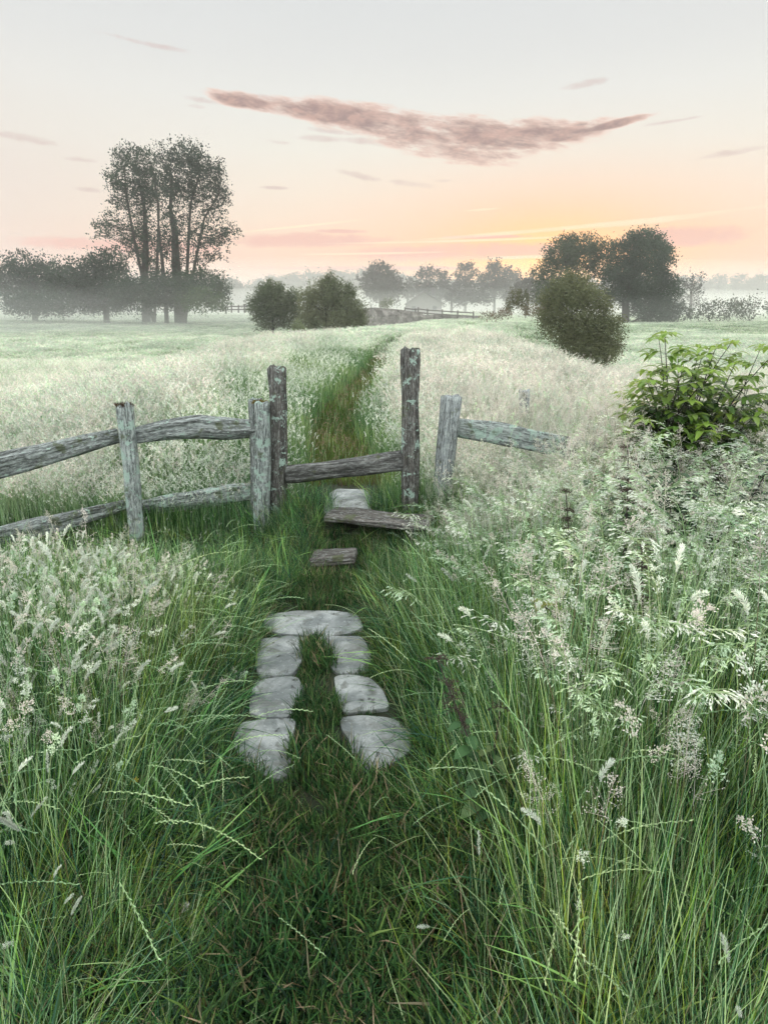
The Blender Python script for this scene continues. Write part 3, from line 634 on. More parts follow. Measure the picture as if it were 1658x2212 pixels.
# long grass either side, near
n = 21000; x, y = pts(n, -4.2, 5.2, .55, 5.0)
dl = PW_L(y) - x; dr = x - PW_R(y); side = np.maximum(dl, dr); k = (side > 0) & ~on_slab(x, y, 1.12) & visible(x, y, .7, 140) & ~((np.abs(x - .25 - .0 * y) < .13) & (y > 1.05) & (y < 1.72) & (RNG.uniform(size=n) < .8)) & ((x < .3) | (y < 2) | (fbm(x, y, 1.5, 8) + RNG.normal(0, .1, n) > -.25)); x, y, side, dl = x[k], y[k], side[k], dl[k]
edge = ss(side, 0, .45); dip = 1 - (.62 * ss(y, 3.45, 3.9) + .14 * ss(y, 4.2, 4.5)) * (1 - ss(x, -.1, .35)); dip2 = np.where((x > .15), 1, dip)
hh = (.42 + .75 * edge) * dip2 * np.where(dl > 0, .88, 1.05) * (1 + .25 * fbm(x, y, 1.1)) * RNG.uniform(.8, 1.15, len(x))
hh *= np.interp(y, [.5, 1.1, 1.7], [.55, .75, 1.0])
hh = np.where(y < 3.5, np.minimum(hh, cap(x, y) / .68 * RNG.uniform(.8, 1.1, len(x))), np.where(x < .1, hh, np.clip(cap(x, y) / .68, .22, 1.3) * RNG.uniform(.6, 1, len(x)))); hh = np.where((y > 4.1) & (x < -.55), hh * .5, hh); hh = np.maximum(hh, .15)
hL = hh
dirx = np.where(dl > 0, 0.0, math.pi)                      # the verge flops over towards the path
n = len(x); t = np.abs(RNG.normal(0, .2, n)); ta = RNG.uniform(0, 6.283, n); wnd = .2 * (1 - ss(side, 0, .9)) + np.where(dl > 0, .1, .0)
tx = t * np.cos(ta) + wnd * np.cos(dirx); ty = t * np.sin(ta) - .04
idx = np.where(RNG.uniform(size=n) < .12, RNG.integers(8, 11, n), np.where(edge < .5, RNG.integers(0, 5, n), RNG.integers(0, 8, n)))
scatter('long_grass', longg, x, y, idx, RNG.uniform(-3.14, 3.14, n), np.hypot(tx, ty), np.arctan2(ty, tx), np.stack([.9 + 0 * hh, .9 + 0 * hh, hh], 1), 'tall green grass blades on both sides of the stone path', 'grass')
n = 1050; x, y = pts(n, -1.15, .75, 3.75, 5.15); p_ = lambda px, py, Y: W(px, py, Y).x
k = ~((x > p_(318, 555, 4.1)) & (x < p_(362, 555, 4.1)) & (y < 4.62)) & ~((x > p_(338, 515, 4.5)) & (x < p_(420, 515, 4.5)) & (y > 4.3) & (y < 4.72)) & ~((x > -.42) & (x < -.12) & (y > 4.7)) & ~((np.abs(x + .3) < .25) & (y < 4.0)); x, y = x[k], y[k]; n = len(x)
commit('long_grass', longg, x, y, np.where(RNG.uniform(size=n) < .4, RNG.integers(8, 11, n), RNG.integers(0, 5, n)), 'dark rank grass crowding the steps of the stile', 'grass', RNG.uniform(.3, .6, n) * np.where(x < -.6, 1.25, 1), .35)
# seed stems near
n = 15500; x, y = pts(n, -4.2, 5.2, .75, 5.2)
dl = PW_L(y) - x; dr = x - PW_R(y); side = np.maximum(dl, dr)
keep = RNG.uniform(size=n) < np.where(dl > 0, 1.15, .95) * (.3 + .7 * ss(side, .05, .8)) * np.where((y > 3.5) & (x < .1), .25, 1) * np.interp(y, [.9, 1.4, 2.0], [.04, .25, 1])
keep &= (dl > 0) | (fbm(x, y, 1.5, 8) + RNG.normal(0, .12, n) > -.12) | (y < 1.9)
k = (side > .0) & visible(x, y, .7, 140) & keep; x, y, side, dl = x[k], y[k], side[k], dl[k]; n = len(x); u = RNG.uniform(size=n)
left = dl > 0
idx = np.where(left, np.where(u < .34, RNG.integers(0, 4, n), np.where(u < .72, RNG.integers(4, 9, n), np.where(u < .9, RNG.integers(14, 18, n), RNG.integers(9, 14, n)))),
      np.where(y > 3.4, np.where(u < .5, RNG.integers(9, 14, n), np.where(u < .75, RNG.integers(18, 22, n), RNG.integers(4, 9, n))),
      np.where(u < .42, RNG.integers(18, 22, n), np.where(u < .62, RNG.integers(4, 9, n), np.where(u < .74, RNG.integers(0, 4, n), np.where(u < .86, RNG.integers(9, 14, n), RNG.integers(14, 18, n)))))))
idx = np.where((side < .4) & (RNG.uniform(size=n) < .85), RNG.integers(14, 18, n), idx)
idx = np.where((idx >= 18) & (y < 1.6), RNG.integers(14, 18, n), idx)
sc = (.62 + .5 * ss(side, 0, .7)) * np.where(left, .98, 1.18) * RNG.uniform(.5, 1.15, n) * np.where((y > 3.5) & (x < .1), .5, 1)
sc = np.clip(np.minimum(sc, cap(x, y) / .74 * RNG.uniform(.75, 1.08, n)), .3, 2)
t = np.abs(RNG.normal(0, .1, n)); ta = RNG.uniform(0, 6.283, n); wnd = .25 * (1 - ss(side, 0, .8)) + np.where(left, .1, -.0)
tx = t * np.cos(ta) + wnd * np.where(left, 1, -1); ty = t * np.sin(ta)
scatter('seed_grass', seeds, x, y, idx, RNG.uniform(-3.14, 3.14, n), np.hypot(tx, ty), np.arctan2(ty, tx), sc, 'pale feathery seed heads on thin stems above the near grass', 'grass')
arch = proto_coll('arching_stem', [(lambda mb, k=k: [rye(mb, L=RNG.uniform(.45, .7), az=RNG.normal() * .3, b=(RNG.uniform(-.03, .03), RNG.uniform(-.03, .03), 0), th=(RNG.uniform(.1, .4), RNG.uniform(1.0, 1.5)), head=RNG.uniform(.16, .26)) for _ in range(2)]) for k in range(5)]
   + [(lambda mb, k=k: foxtail(mb, L=RNG.uniform(.5, .65), az=RNG.normal() * .5, th=(.05, RNG.uniform(.2, .6)), head=RNG.uniform(.09, .13), rad=.0065, dens=420)) for k in range(3)])
n = 190; y = RNG.uniform(1.15, 3.4, n); lft = RNG.uniform(size=n) < .72; x = np.where(lft, PW_L(y) - RNG.uniform(.25, 1.3, n), PW_R(y) + RNG.uniform(.35, 1.4, n))
idx = np.where(lft & (RNG.uniform(size=n) < .2), RNG.integers(5, 8, n), RNG.integers(0, 5, n)); scatter('seed_grass', arch, x, y, idx, np.where(lft, 0, 3.14) + RNG.normal(0, .75, n), np.zeros(n), np.zeros(n), RNG.uniform(.6, 1.1, n), 'pale braided grass spikes arching over the path edges', 'grass')
# meadow just behind the fence: real seed stems plus patches
n = 9000; x, y = pts(n, -7, 9, 4.95, 10.5); d = x - pathx(y); k = (d > .5) | ((d < -.5) & ((d < -1.7) | (RNG.uniform(size=n) < .12) | (y < 5.8))); k &= visible(x, y, .7, 80) & ~on_slab(x, y, 1.15)
k &= RNG.uniform(size=n) < np.interp(y, [5, 10.5], [1, .45]); x, y, d = x[k], y[k], d[k]; n = len(x); u = RNG.uniform(size=n)
idx = np.where(d > 0, np.where(u < .5, RNG.integers(9, 14, n), RNG.integers(4, 9, n)), np.where(u < .38, RNG.integers(0, 4, n), np.where(u < .75, RNG.integers(4, 9, n), RNG.integers(9, 14, n))))
sc = RNG.uniform(.7, 1.05, n) * np.interp(np.abs(d), [.4, 1.1], [.55, 1]) * np.where(d > 1, 1.08, .85)
commit('seed_grass', seeds, x, y, idx, 'pinkish white seed heads crowding behind the fence and stile', 'grass', sc, .1, .06, 0)
n = 26000; y = 4.85 + 19 * RNG.uniform(size=n) ** 1.35; x = RNG.uniform(-1, 1, n) * (y * .75 + 2); d = x - pathx(y)
k = visible(x, y, .5, 60) & ~on_slab(x, y, 1.12) & ~((y < 5.6) & (np.abs(x - pathx(y)) < .38)); x, y, d = x[k], y[k], d[k]; n = len(x)
pw = np.interp(y, [5, 8, 16, 24], [.42, .42, .36, .4]); g = fbm(x, y, .35, 3); u = RNG.uniform(size=n)
onp = np.abs(d) < pw; verge = (np.abs(d) < pw + .3 + 1.1 * np.where(d < 0, ss(y, 5.8, 8), 0)) & ~onp
idx = np.where(u < .5 - g * .9, RNG.integers(0, 4, n), RNG.integers(4, 7, n)); idx = np.where(g + RNG.normal(0, .16, n) > .13, RNG.integers(7, 10, n), idx)
idx = np.where((d > .8) & (idx < 7), np.where(u < .42, RNG.integers(4, 7, n), idx), idx)
idx = np.where(verge, RNG.integers(7, 10, n), idx); idx = np.where(onp, RNG.integers(10, 13, n), idx)
sc = RNG.uniform(.8, 1.25, n) * np.where(verge, .8, 1) * (1 + .3 * g); sc *= np.interp(y, [4.8, 5.8, 7, 10, 24], [.6, .75, .95, 1.05, 1.0])
commit('meadow_grass', mid, x, y, idx, 'soft pale meadow grass behind the fence with a narrow trodden path through it', 'grass', sc, .1, .05, 0)
# far meadow
n = 30000; y = 20 + 150 * RNG.uniform(size=n) ** 1.7; x = RNG.uniform(-1, 1, n) * (y * .72 + 4); d = x - pathx(y)
k = visible(x, y, .3, 30); x, y, d = x[k], y[k], d[k]; n = len(x); g = fbm(x, y, .1, 5)
idx = np.where(g + RNG.normal(0, .15, n) > .05, RNG.integers(4, 6, n), RNG.integers(0, 4, n)); onp = np.abs(d) < .7
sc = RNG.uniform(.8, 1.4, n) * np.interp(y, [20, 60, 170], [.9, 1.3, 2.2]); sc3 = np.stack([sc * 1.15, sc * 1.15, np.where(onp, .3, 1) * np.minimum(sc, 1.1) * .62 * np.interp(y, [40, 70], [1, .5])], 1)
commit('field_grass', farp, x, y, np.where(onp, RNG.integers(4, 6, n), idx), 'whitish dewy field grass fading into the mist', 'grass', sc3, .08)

# ------------------------------------------------------------------ trees and bushes
def branch(mb, p0, p1, r0, r1, sag=.0, n=7, k=6, wob=.04):
    p0, p1 = np.array(p0, float), np.array(p1, float); d = p1 - p0; L = np.linalg.norm(d); s = np.linspace(0, 1, n)[:, None]
    off = RNG.normal(size=3) * wob * L; P = p0 + d * s + off * np.sin(s * math.pi) + np.array((0, 0, -sag * L)) * np.sin(s * math.pi)
    dn = d / (L + 1e-9); a = np.cross(dn, (.3, .9, .2)); a /= np.linalg.norm(a); b = np.cross(dn, a); v = []
    for i in range(n):
        r = r0 + (r1 - r0) * i / (n - 1)
        for j in range(k):
            t = 2 * math.pi * j / k; v.append(P[i] + (a * math.cos(t) + b * math.sin(t)) * r)
    q = [(i * k + j, i * k + (j + 1) % k, (i + 1) * k + (j + 1) % k, (i + 1) * k + j) for i in range(n - 1) for j in range(k)]
    mb.add(v, q); return P
def leaf_cloud(mb, cen, rad, n_cl, per, cl_r, leaf, c, jitter=.25, shell=.5, up=0.0):
    """clumps of leaf sized faces spread through an ellipsoid"""
    d = RNG.normal(size=(n_cl, 3)); d /= np.linalg.norm(d, axis=1, keepdims=True); r = RNG.uniform(shell ** 3, 1, n_cl) ** (1 / 3) * RNG.uniform(.82, 1.12, n_cl)
    sd_ = RNG.uniform(0, 50); r = r * np.array([1 + .42 * mnoise.noise(Vector(q) * 2.1 + Vector((sd_, 0, 0))) for q in d])
    cc = np.array(cen) + d * r[:, None] * np.array(rad); cr = cl_r * RNG.uniform(.55, 1.35, n_cl)
    P = np.repeat(cc, per, 0) + RNG.normal(size=(n_cl * per, 3)) * np.repeat(cr, per)[:, None] * .5
    n = len(P); nd = RNG.normal(size=(n, 3)); nd[:, 2] += up; nd /= np.linalg.norm(nd, axis=1, keepdims=True)
    a = np.cross(nd, RNG.normal(size=(n, 3))); a /= np.linalg.norm(a, axis=1, keepdims=True); b = np.cross(nd, a); L = (leaf * RNG.uniform(.6, 1.3, n))[:, None]
    v = np.stack([P - a * L * .5, P + b * L * .32 + nd * L * .08, P + a * L * .5, P - b * L * .32 + nd * L * .08], 1).reshape(-1, 3)
    cv = np.repeat(np.clip(np.asarray(c)[None] * (1 + RNG.uniform(-jitter, jitter, (n_cl, 1))), 0, .9), per * 4, 0) * (1 + RNG.uniform(-.12, .12, (n * 4, 1)))
    mb.add(v, np.arange(4 * n).reshape(n, 4), c=cv); return cc
def tree(name, Y, trunks, blobs, leafc, leaf, label, cat, group=None, dens=1., cl=None, thick=.5, zbase=None, twig=True, depth=1.0, limb_r=.12):
    """trunks: lists of (vx, vy) pixel way points with radii; blobs: (vx, vy, rx, ry, sparse) in view pixels at distance Y"""
    s = V2P * Y / F * 1.02; bx = trunks[0][0][0] if trunks else blobs[0][0]; bp = WV(bx, (trunks[0][0][1] if trunks else blobs[0][1]), Y); gz = float(H(bp.x, Y))
    root = empty(name, (bp.x, Y, gz), label, cat, group); tb = MB(); axes = []
    for tr in trunks:
        ps = [WV(a, b, Y) for a, b, r in tr]; ps[0].z = min(ps[0].z, gz - .2); yo = RNG.uniform(-.4, .4) if len(axes) else 0
        for (pa, pb, ra, rb) in zip(ps, ps[1:], [t[2] for t in tr], [t[2] for t in tr][1:]):
            ax = branch(tb, (pa.x, pa.y + yo, pa.z), (pb.x, pb.y + yo, pb.z), ra, rb, n=5, k=8, wob=.01); axes.append((ax, ra))
    allp = np.concatenate([a for a, _ in axes]) if axes else np.array([[bp.x, Y, gz]])
    lb = MB(); cents = []
    for bl in blobs:
        vx, vy, rx, ry = bl[:4]; sp = bl[4] if len(bl) > 4 else 1.; c = WV(vx, vy, Y); rxw, rzw = rx * s, ry * s; ryw = (rxw + rzw) * .5 * depth
        cy_ = Y + RNG.uniform(-.5, .5) * ryw; area = rxw * rzw
        clr = cl or .28 * math.sqrt(area); nc = max(8, int(dens * sp * 26 * area / (clr * clr) * .35)); per = 14
        cc = leaf_cloud(lb, (c.x, cy_, c.z), (rxw, ryw, rzw), nc, per, clr, leaf, leafc, shell=.45)
        cents.append(((c.x, cy_, c.z), cc))
    if twig:
        for c, cc in cents:
            c = np.array(c); lower = allp[allp[:, 2] < c[2] + 1e-3]; src = lower if len(lower) else allp
            dd = np.linalg.norm(src - c, axis=1) + .6 * np.abs((c[2] - src[:, 2]) - .6 * np.hypot(src[:, 0] - c[0], src[:, 1] - c[1])); p0 = src[np.argmin(dd)]
            L = np.linalg.norm(c - p0); P = branch(tb, p0, c, limb_r * thick * min(1, .4 + L * .1), limb_r * .35 * thick, n=6, k=5, wob=.06)
            for q in cc[RNG.permutation(len(cc))[:14]]:
                o = P[RNG.integers(2, 6)]; P2 = branch(tb, o, q, limb_r * .28 * thick, limb_r * .06, n=5, k=4, wob=.08)
    if tb.n: tb.build('trunk' if trunks else 'branches', M_BARK, root)
    lb.build('crown', M_LEAF, root, smooth=False); return root
DK = (.019, .043, .025); OL = (.12, .145, .08); LG = (.12, .16, .08)
tree('tall_tree', 92, [[(313, 668, .62), (312, 600, .5), (315, 520, .38), (312, 450, .22), (300, 390, .15)], [(315, 520, .22), (345, 455, .13), (335, 380, .1)], [(312, 500, .25), (275, 430, .15), (268, 360, .06)]],
  [(262, 338, 17, 26, .8), (297, 345, 20, 30), (322, 352, 16, 28, .8), (280, 385, 34, 30), (320, 392, 24, 28), (252, 402, 18, 14, .7), (300, 420, 40, 22), (258, 435, 22, 14, .7), (335, 430, 22, 20, .7),
   (300, 462, 44, 26, .28), (238, 462, 12, 8, .6), (240, 488, 40, 11, .7), (216, 486, 20, 6, .6), (275, 505, 38, 16, .7), (228, 508, 24, 8, .6), (312, 480, 18, 40, .7), (315, 535, 22, 38, .8), (280, 540, 34, 20, .6), (325, 580, 20, 30, .7)],
  DK, .27, 'left of the two tall ragged trees at the misty field edge', 'tree', 'tall trees at the left field edge', dens=1.0, cl=.6, limb_r=.16)
tree('tall_tree', 88, [[(383, 640, .75), (380, 570, .58), (378, 510, .42), (368, 450, .22), (372, 380, .15)], [(380, 520, .28), (410, 440, .15), (432, 370, .1)], [(380, 540, .26), (440, 470, .14), (470, 420, .1)], [(354, 640, .3), (350, 560, .22), (344, 500, .15), (340, 430, .08)]],
  [(352, 335, 14, 22, .7), (390, 328, 30, 24), (425, 345, 24, 26), (468, 352, 8, 14, .8), (455, 378, 26, 22), (400, 372, 40, 26), (360, 385, 24, 26), (475, 408, 22, 20, .8), (430, 405, 44, 20), (380, 415, 36, 20), (492, 425, 10, 12, .5),
   (440, 440, 52, 20, .55), (400, 460, 50, 24, .3), (470, 470, 26, 16, .4), (372, 480, 20, 40, .7), (425, 495, 50, 14, .6), (495, 497, 26, 9, .7), (480, 512, 30, 12, .7), (440, 525, 46, 16, .75), (378, 545, 24, 34, .8), (460, 550, 34, 10, .6), (345, 520, 14, 30, .8), (430, 560, 28, 12, .4)],
  DK, .27, 'right of the two tall ragged trees, leaning out over the pink sky', 'tree', 'tall trees at the left field edge', dens=1.0, cl=.6, limb_r=.16)
tree('tree', 86, [[(225, 660, .4), (228, 600, .3)]], [(150, 600, 40, 34), (170, 625, 50, 26), (195, 585, 36, 28), (235, 572, 40, 30), (262, 600, 26, 34, .7), (215, 620, 48, 28), (180, 620, 30, 26)], DK, .3, 'dark rounded tree at the left frame edge beneath the tall pair', 'tree', dens=1.5, cl=.7, limb_r=.2)
tree('tree', 90, [[(70, 660, .4), (72, 600, .3)]], [(60, 580, 50, 30), (100, 600, 45, 32), (20, 600, 50, 36), (130, 610, 30, 28), (150, 630, 40, 24), (-30, 600, 50, 36), (60, 625, 70, 24)], DK, .3, 'low dark tree beyond the far left shrubs', 'tree', dens=1.4, cl=.8, limb_r=.2)
for vx, vy, rx, ry, lab in ((290, 632, 60, 36, 'dark shrub below the trunk of the left tall tree'), (368, 625, 50, 38, 'dark shrub between the trunks of the two tall trees'), (430, 618, 60, 34, 'broad dark shrub right of the tall trunks'),
        (215, 652, 60, 22, 'low misty shrub under the dark rounded tree'), (90, 655, 80, 24, 'low misty shrub at the far left')):
    tree('shrub', 84 + RNG.uniform(-3, 3), [], [(vx, vy, rx, ry), (vx - rx * .4, vy + 6, rx * .6, ry * .8), (vx + rx * .45, vy + 8, rx * .55, ry * .7)], DK, .26, lab, 'shrub', 'shrubs below the tall trees', dens=1.4, cl=.6, twig=False)
tree('shrub', 76, [], [(448, 645, 38, 24), (420, 655, 34, 20), (475, 655, 22, 18)], (.07, .11, .05), .22, 'lighter green bush at the right foot of the tall trees', 'shrub', dens=.8, cl=.5, twig=False)
tree('bush', 56, [[(590, 715, .12), (588, 680, .06)]], [(583, 618, 8, 12, 1.2), (570, 624, 9, 10), (604, 622, 8, 9), (583, 635, 28, 22), (600, 655, 44, 30), (562, 660, 26, 26), (620, 680, 36, 28), (575, 690, 28, 22), (634, 640, 20, 14, .7)], OL, .13, 'dense dark hawthorn bush left in the pair standing in the meadow', 'bush', 'pair of bushes in the meadow', dens=2.6, cl=.34)
tree('bush', 53, [[(705, 715, .12), (705, 680, .06)]], [(712, 600, 6, 12, 1.2), (700, 612, 8, 14), (724, 612, 9, 12), (755, 622, 8, 9), (705, 632, 36, 24), (740, 642, 34, 24), (700, 668, 52, 34), (752, 672, 36, 30), (665, 645, 20, 20, .8), (668, 690, 30, 22), (735, 695, 48, 20), (776, 690, 18, 18)], OL, .13, 'larger domed hawthorn bush right in the pair, with a spiky crest', 'bush', 'pair of bushes in the meadow', dens=2.6, cl=.34)
tree('bush', 50, [], [(645, 706, 15, 13), (638, 714, 12, 8), (655, 714, 10, 8)], LG, .12, 'small pale green bush in front of the hawthorn pair', 'bush', dens=1, cl=.25, twig=False)
tree('bush', 26, [[(1290, 775, .06), (1270, 720, .03)], [(1240, 760, .05), (1235, 690, .03)]], [(1240, 618, 36, 26), (1205, 640, 30, 26), (1275, 648, 36, 28), (1225, 672, 48, 30), (1290, 690, 36, 32), (1200, 690, 28, 18, .7), (1250, 712, 48, 28), (1315, 722, 30, 28), (1275, 742, 44, 26, 1.8), (1320, 752, 26, 20, 1.8), (1245, 745, 44, 24, 1.8), (1290, 766, 44, 24, 1.8), (1185, 665, 26, 24), (1240, 640, 44, 30), (1232, 596, 12, 10), (1262, 600, 10, 9), (1200, 612, 12, 10), (1180, 640, 12, 12), (1312, 660, 12, 14), (1332, 700, 14, 16), (1172, 690, 16, 14), (1215, 715, 44, 30, 1.5), (1285, 715, 44, 34, 1.4)],
  (.105, .125, .062), .075, 'big dark bush leaning down the bank on the right', 'bush', dens=2.3, cl=.26, limb_r=.04)
tree('bush', 48, [], [(1118, 645, 22, 17), (1132, 656, 20, 12), (1104, 660, 14, 10)], (.1, .1, .045), .12, 'small olive bush on the skyline of the right bank', 'bush', dens=1, cl=.28, twig=False)
tree('bush', 44, [], [(1062, 682, 26, 7), (1092, 676, 22, 7), (1150, 672, 30, 9), (1180, 665, 14, 12)], (.12, .1, .06), .1, 'low straggly bush along the path bend beside the stone wall', 'bush', dens=1, cl=.25, twig=False)
tree('bush', 120, [], [(836, 655, 14, 8), (830, 658, 10, 6)], OL, .25, 'small round bush behind the stone wall', 'bush', dens=1, cl=.5, twig=False)
tree('tree', 100, [[(1230, 700, .4), (1235, 620, .3)]], [(1225, 520, 22, 14, .7), (1260, 528, 40, 20, .8), (1300, 540, 24, 18, .8), (1215, 550, 40, 26), (1265, 560, 50, 26), (1185, 575, 22, 18, .7), (1165, 600, 14, 22, .5), (1200, 600, 36, 20, .7), (1300, 585, 30, 20, .6), (1185, 640, 34, 26), (1240, 630, 44, 28), (1300, 640, 34, 26), (1190, 670, 28, 18)],
  (.052, .075, .042), .27, 'left of the two rounded trees against the orange glow', 'tree', 'pair of rounded trees on the right', dens=2.0, cl=.65, limb_r=.22)
tree('tree', 98, [[(1349, 700, .6), (1350, 650, .5), (1372, 580, .3)]], [(1365, 518, 24, 14, .8), (1395, 520, 36, 20), (1350, 548, 34, 26), (1400, 555, 44, 30), (1432, 560, 18, 34, .7), (1340, 590, 38, 24), (1390, 600, 50, 34), (1432, 625, 28, 34), (1350, 630, 36, 20), (1395, 650, 50, 26), (1440, 670, 36, 22), (1410, 678, 40, 18)],
  (.045, .075, .045), .27, 'right of the two rounded trees, with a stout short trunk in shadow', 'tree', 'pair of rounded trees on the right', dens=2.5, cl=.65, limb_r=.22)
tree('hedge', 98, [], [(1470, 678, 30, 18), (1510, 672, 40, 20), (1560, 670, 50, 22), (1620, 668, 50, 24)], (.05, .07, .045), .3, 'low dark hedge running right from the rounded trees', 'hedge', dens=.6, cl=.7, twig=False)
tree('tree', 170, [[(1490, 680, .4), (1492, 630, .3)]], [(1480, 612, 20, 14, .6), (1505, 610, 24, 18, .7), (1490, 640, 34, 20)], (.05, .06, .05), .5, 'hazy tree behind the hedge at the right edge', 'tree', dens=.5, cl=1.0, limb_r=.3)
# far trees beyond the wall
far = [(822, 612, [(820, 592, 30, 20), (806, 610, 30, 20), (842, 612, 28, 22), (830, 632, 40, 24)], 'large round misty tree beyond the stone wall', 210),
       (920, 640, [(920, 584, 14, 7, .8), (908, 592, 12, 7, .6), (932, 594, 12, 7, .6), (915, 625, 24, 24)], 'misty tree with a flat crown, first of the far row', 235),
       (950, 640, [(950, 593, 15, 7, .7), (962, 600, 12, 6, .6), (952, 628, 26, 24)], 'misty tree with a low umbrella crown, second of the far row', 240),
       (1005, 640, [(1005, 580, 20, 9, .8), (990, 592, 12, 7, .6), (1022, 592, 12, 8, .6), (1000, 625, 30, 26)], 'misty tree with a wide fan crown, third of the far row', 240),
       (1068, 640, [(1068, 572, 12, 10, .8), (1058, 580, 10, 6, .5), (1080, 580, 10, 6, .5), (1060, 615, 36, 28)], 'misty tree with a tall airy crown in the glow', 235),
       (1094, 640, [(1095, 583, 7, 5, .8), (1098, 612, 30, 26)], 'slim misty tree with a small tuft on top', 245),
       (1140, 640, [(1150, 605, 14, 16, .4), (1135, 622, 26, 20, .7), (1165, 630, 20, 26)], 'misty tree low against the sunrise, beside the rounded trees', 180),
       (1100, 650, [(1110, 640, 26, 14)], 'low misty thicket at the right end of the far row', 215),
       (975, 655, [(985, 640, 24, 14), (1030, 642, 30, 14)], 'low misty thicket below the far row', 215),
       (880, 650, [(885, 610, 10, 8, .6), (880, 630, 14, 16)], 'small misty tree beside the house gable', 238)]
for vx, vy, bl, lab, Y in far:
    tree('tree', Y, [[(vx, 665, .5), (vx, vy - 20, .3), (bl[0][0], bl[0][1], .15)]], bl, (.04, .042, .036), .7, lab, 'tree', 'misty trees beyond the wall', dens=1.2, cl=1.2, limb_r=.35)
# far house
hp = WV(893, 665, 205); s = V2P * 205 / F; gz = float(H(hp.x, 205)) - .2
house = empty('house', (hp.x, 205, gz), 'pale gabled house half lost in mist beyond the wall', 'house')
def boxmb(mb, c, hx, hy, hz, rot=0):
    v = np.array([(sx * hx, sy * hy, sz * hz) for sz in (-1, 1) for sy in (-1, 1) for sx in (-1, 1)], float); cr, sr = math.cos(rot), math.sin(rot)
    v = np.stack([v[:, 0] * cr - v[:, 1] * sr, v[:, 0] * sr + v[:, 1] * cr, v[:, 2]], 1) + np.array(c)
    mb.add(v, [(0, 2, 3, 1), (4, 5, 7, 6), (0, 1, 5, 4), (2, 6, 7, 3), (0, 4, 6, 2), (1, 3, 7, 5)])
w2, d2, eh, rh = 5.4, 5, 3.4, 7.0; bx, by, bz = hp.x + 3, 205, gz
mb = MB(); v = [(-w2, -d2, 0), (w2, -d2, 0), (w2, d2, 0), (-w2, d2, 0), (-w2, -d2, eh), (w2, -d2, eh), (w2, d2, eh), (-w2, d2, eh), (0, -d2, rh - .2), (0, d2, rh - .2)]
mb.add(np.array(v) + (bx, by, bz), [(0, 1, 5, 4), (2, 3, 7, 6), (1, 2, 6, 5), (3, 0, 4, 7)], [(4, 5, 8), (6, 7, 9)]); mb.build('wall', M_RENDER, house, smooth=False)
mb = MB(); e = w2 + .4; ze = eh - .25
for sx in (-1, 1):
    v = [(0, -d2 - .4, rh), (0, d2 + .4, rh), (sx * e, d2 + .4, ze), (sx * e, -d2 - .4, ze)]; v += [(a, b, c + .22) for a, b, c in v]
    mb.add(np.array(v) + (bx, by, bz), [(0, 1, 2, 3), (4, 7, 6, 5), (0, 4, 5, 1), (1, 5, 6, 2), (2, 6, 7, 3), (3, 7, 4, 0)])
mb.build('roof', M_SLATE, house, smooth=False)
mb = MB(); boxmb(mb, (bx + 3, by + 1, bz + rh), .5, .5, 1.2); mb.build('chimney', M_SLATE, house, smooth=False)
for dx in (-3.2, 3.2):
    mb = MB(); boxmb(mb, (bx + dx, by - d2 - .02, bz + 2), .6, .05, .7); mb.build('window', M_GLASS, house, smooth=False)

# ------------------------------------------------------------------ stone wall and far fences
def stone_wall():
    A, B = WV(770, 688, 74), WV(1030, 690, 84); A.z = float(H(A.x, 74)) - .3; root = empty('stone_wall', A, 'long dark field wall of stacked stone crossing behind the meadow', 'wall')
    n = 60; prof = lambda s: np.interp(s, [0, .12, .3, .45, .55, 1], [2.1, 2.3, 2.1, 1.75, 1.5, 1.3])
    mb = MB(); d = (B - A); d.z = 0; L = d.length; d.normalize(); nrm = Vector((d.y, -d.x, 0)); V = []
    for i in range(n):
        s = i / (n - 1); p = A + d * L * s; hz = prof(s) + .07 * mnoise.noise(Vector((s * 40, 0, 0)))
        for off, z in ((-.3, 0), (-.26, .5), (-.24, .97), (-.1, 1.03), (.1, 1.03), (.24, .97), (.26, .5), (.3, 0)):
            V.append(p - nrm * (off + .05 * mnoise.noise(Vector((s * 60, z * 5, off)))) + Vector((0, 0, z * hz)))
    q = [(i * 8 + j, (i + 1) * 8 + j, (i + 1) * 8 + j + 1, i * 8 + j + 1) for i in range(n - 1) for j in range(7)]
    mb.add([tuple(v) for v in V], q + [(0, 1, 6, 7), (1, 2, 5, 6), (2, 3, 4, 5)]); mb.build('stonework', M_WALL, root)
    mb = MB()                                                # loose coping and face stones
    for i in range(260):
        s = RNG.uniform(); p = A + d * L * s; z = RNG.uniform(.15, 1.02) * prof(s); top = RNG.uniform() < .35
        if top: z = prof(s) * 1.03
        c = p + nrm * (0 if top else .26); boxmb(mb, (c.x, c.y, c.z + z), RNG.uniform(.12, .32), RNG.uniform(.06, .12) + (.14 if top else 0), RNG.uniform(.06, .11), math.atan2(d.y, d.x) + RNG.uniform(-.1, .1))
    mb.build('coping_stones', M_WALL, root, smooth=False)
stone_wall()
M_RAIL = simple_mat('far_fence_wood', (.16, .15, .14), .85, (.09, .085, .08))
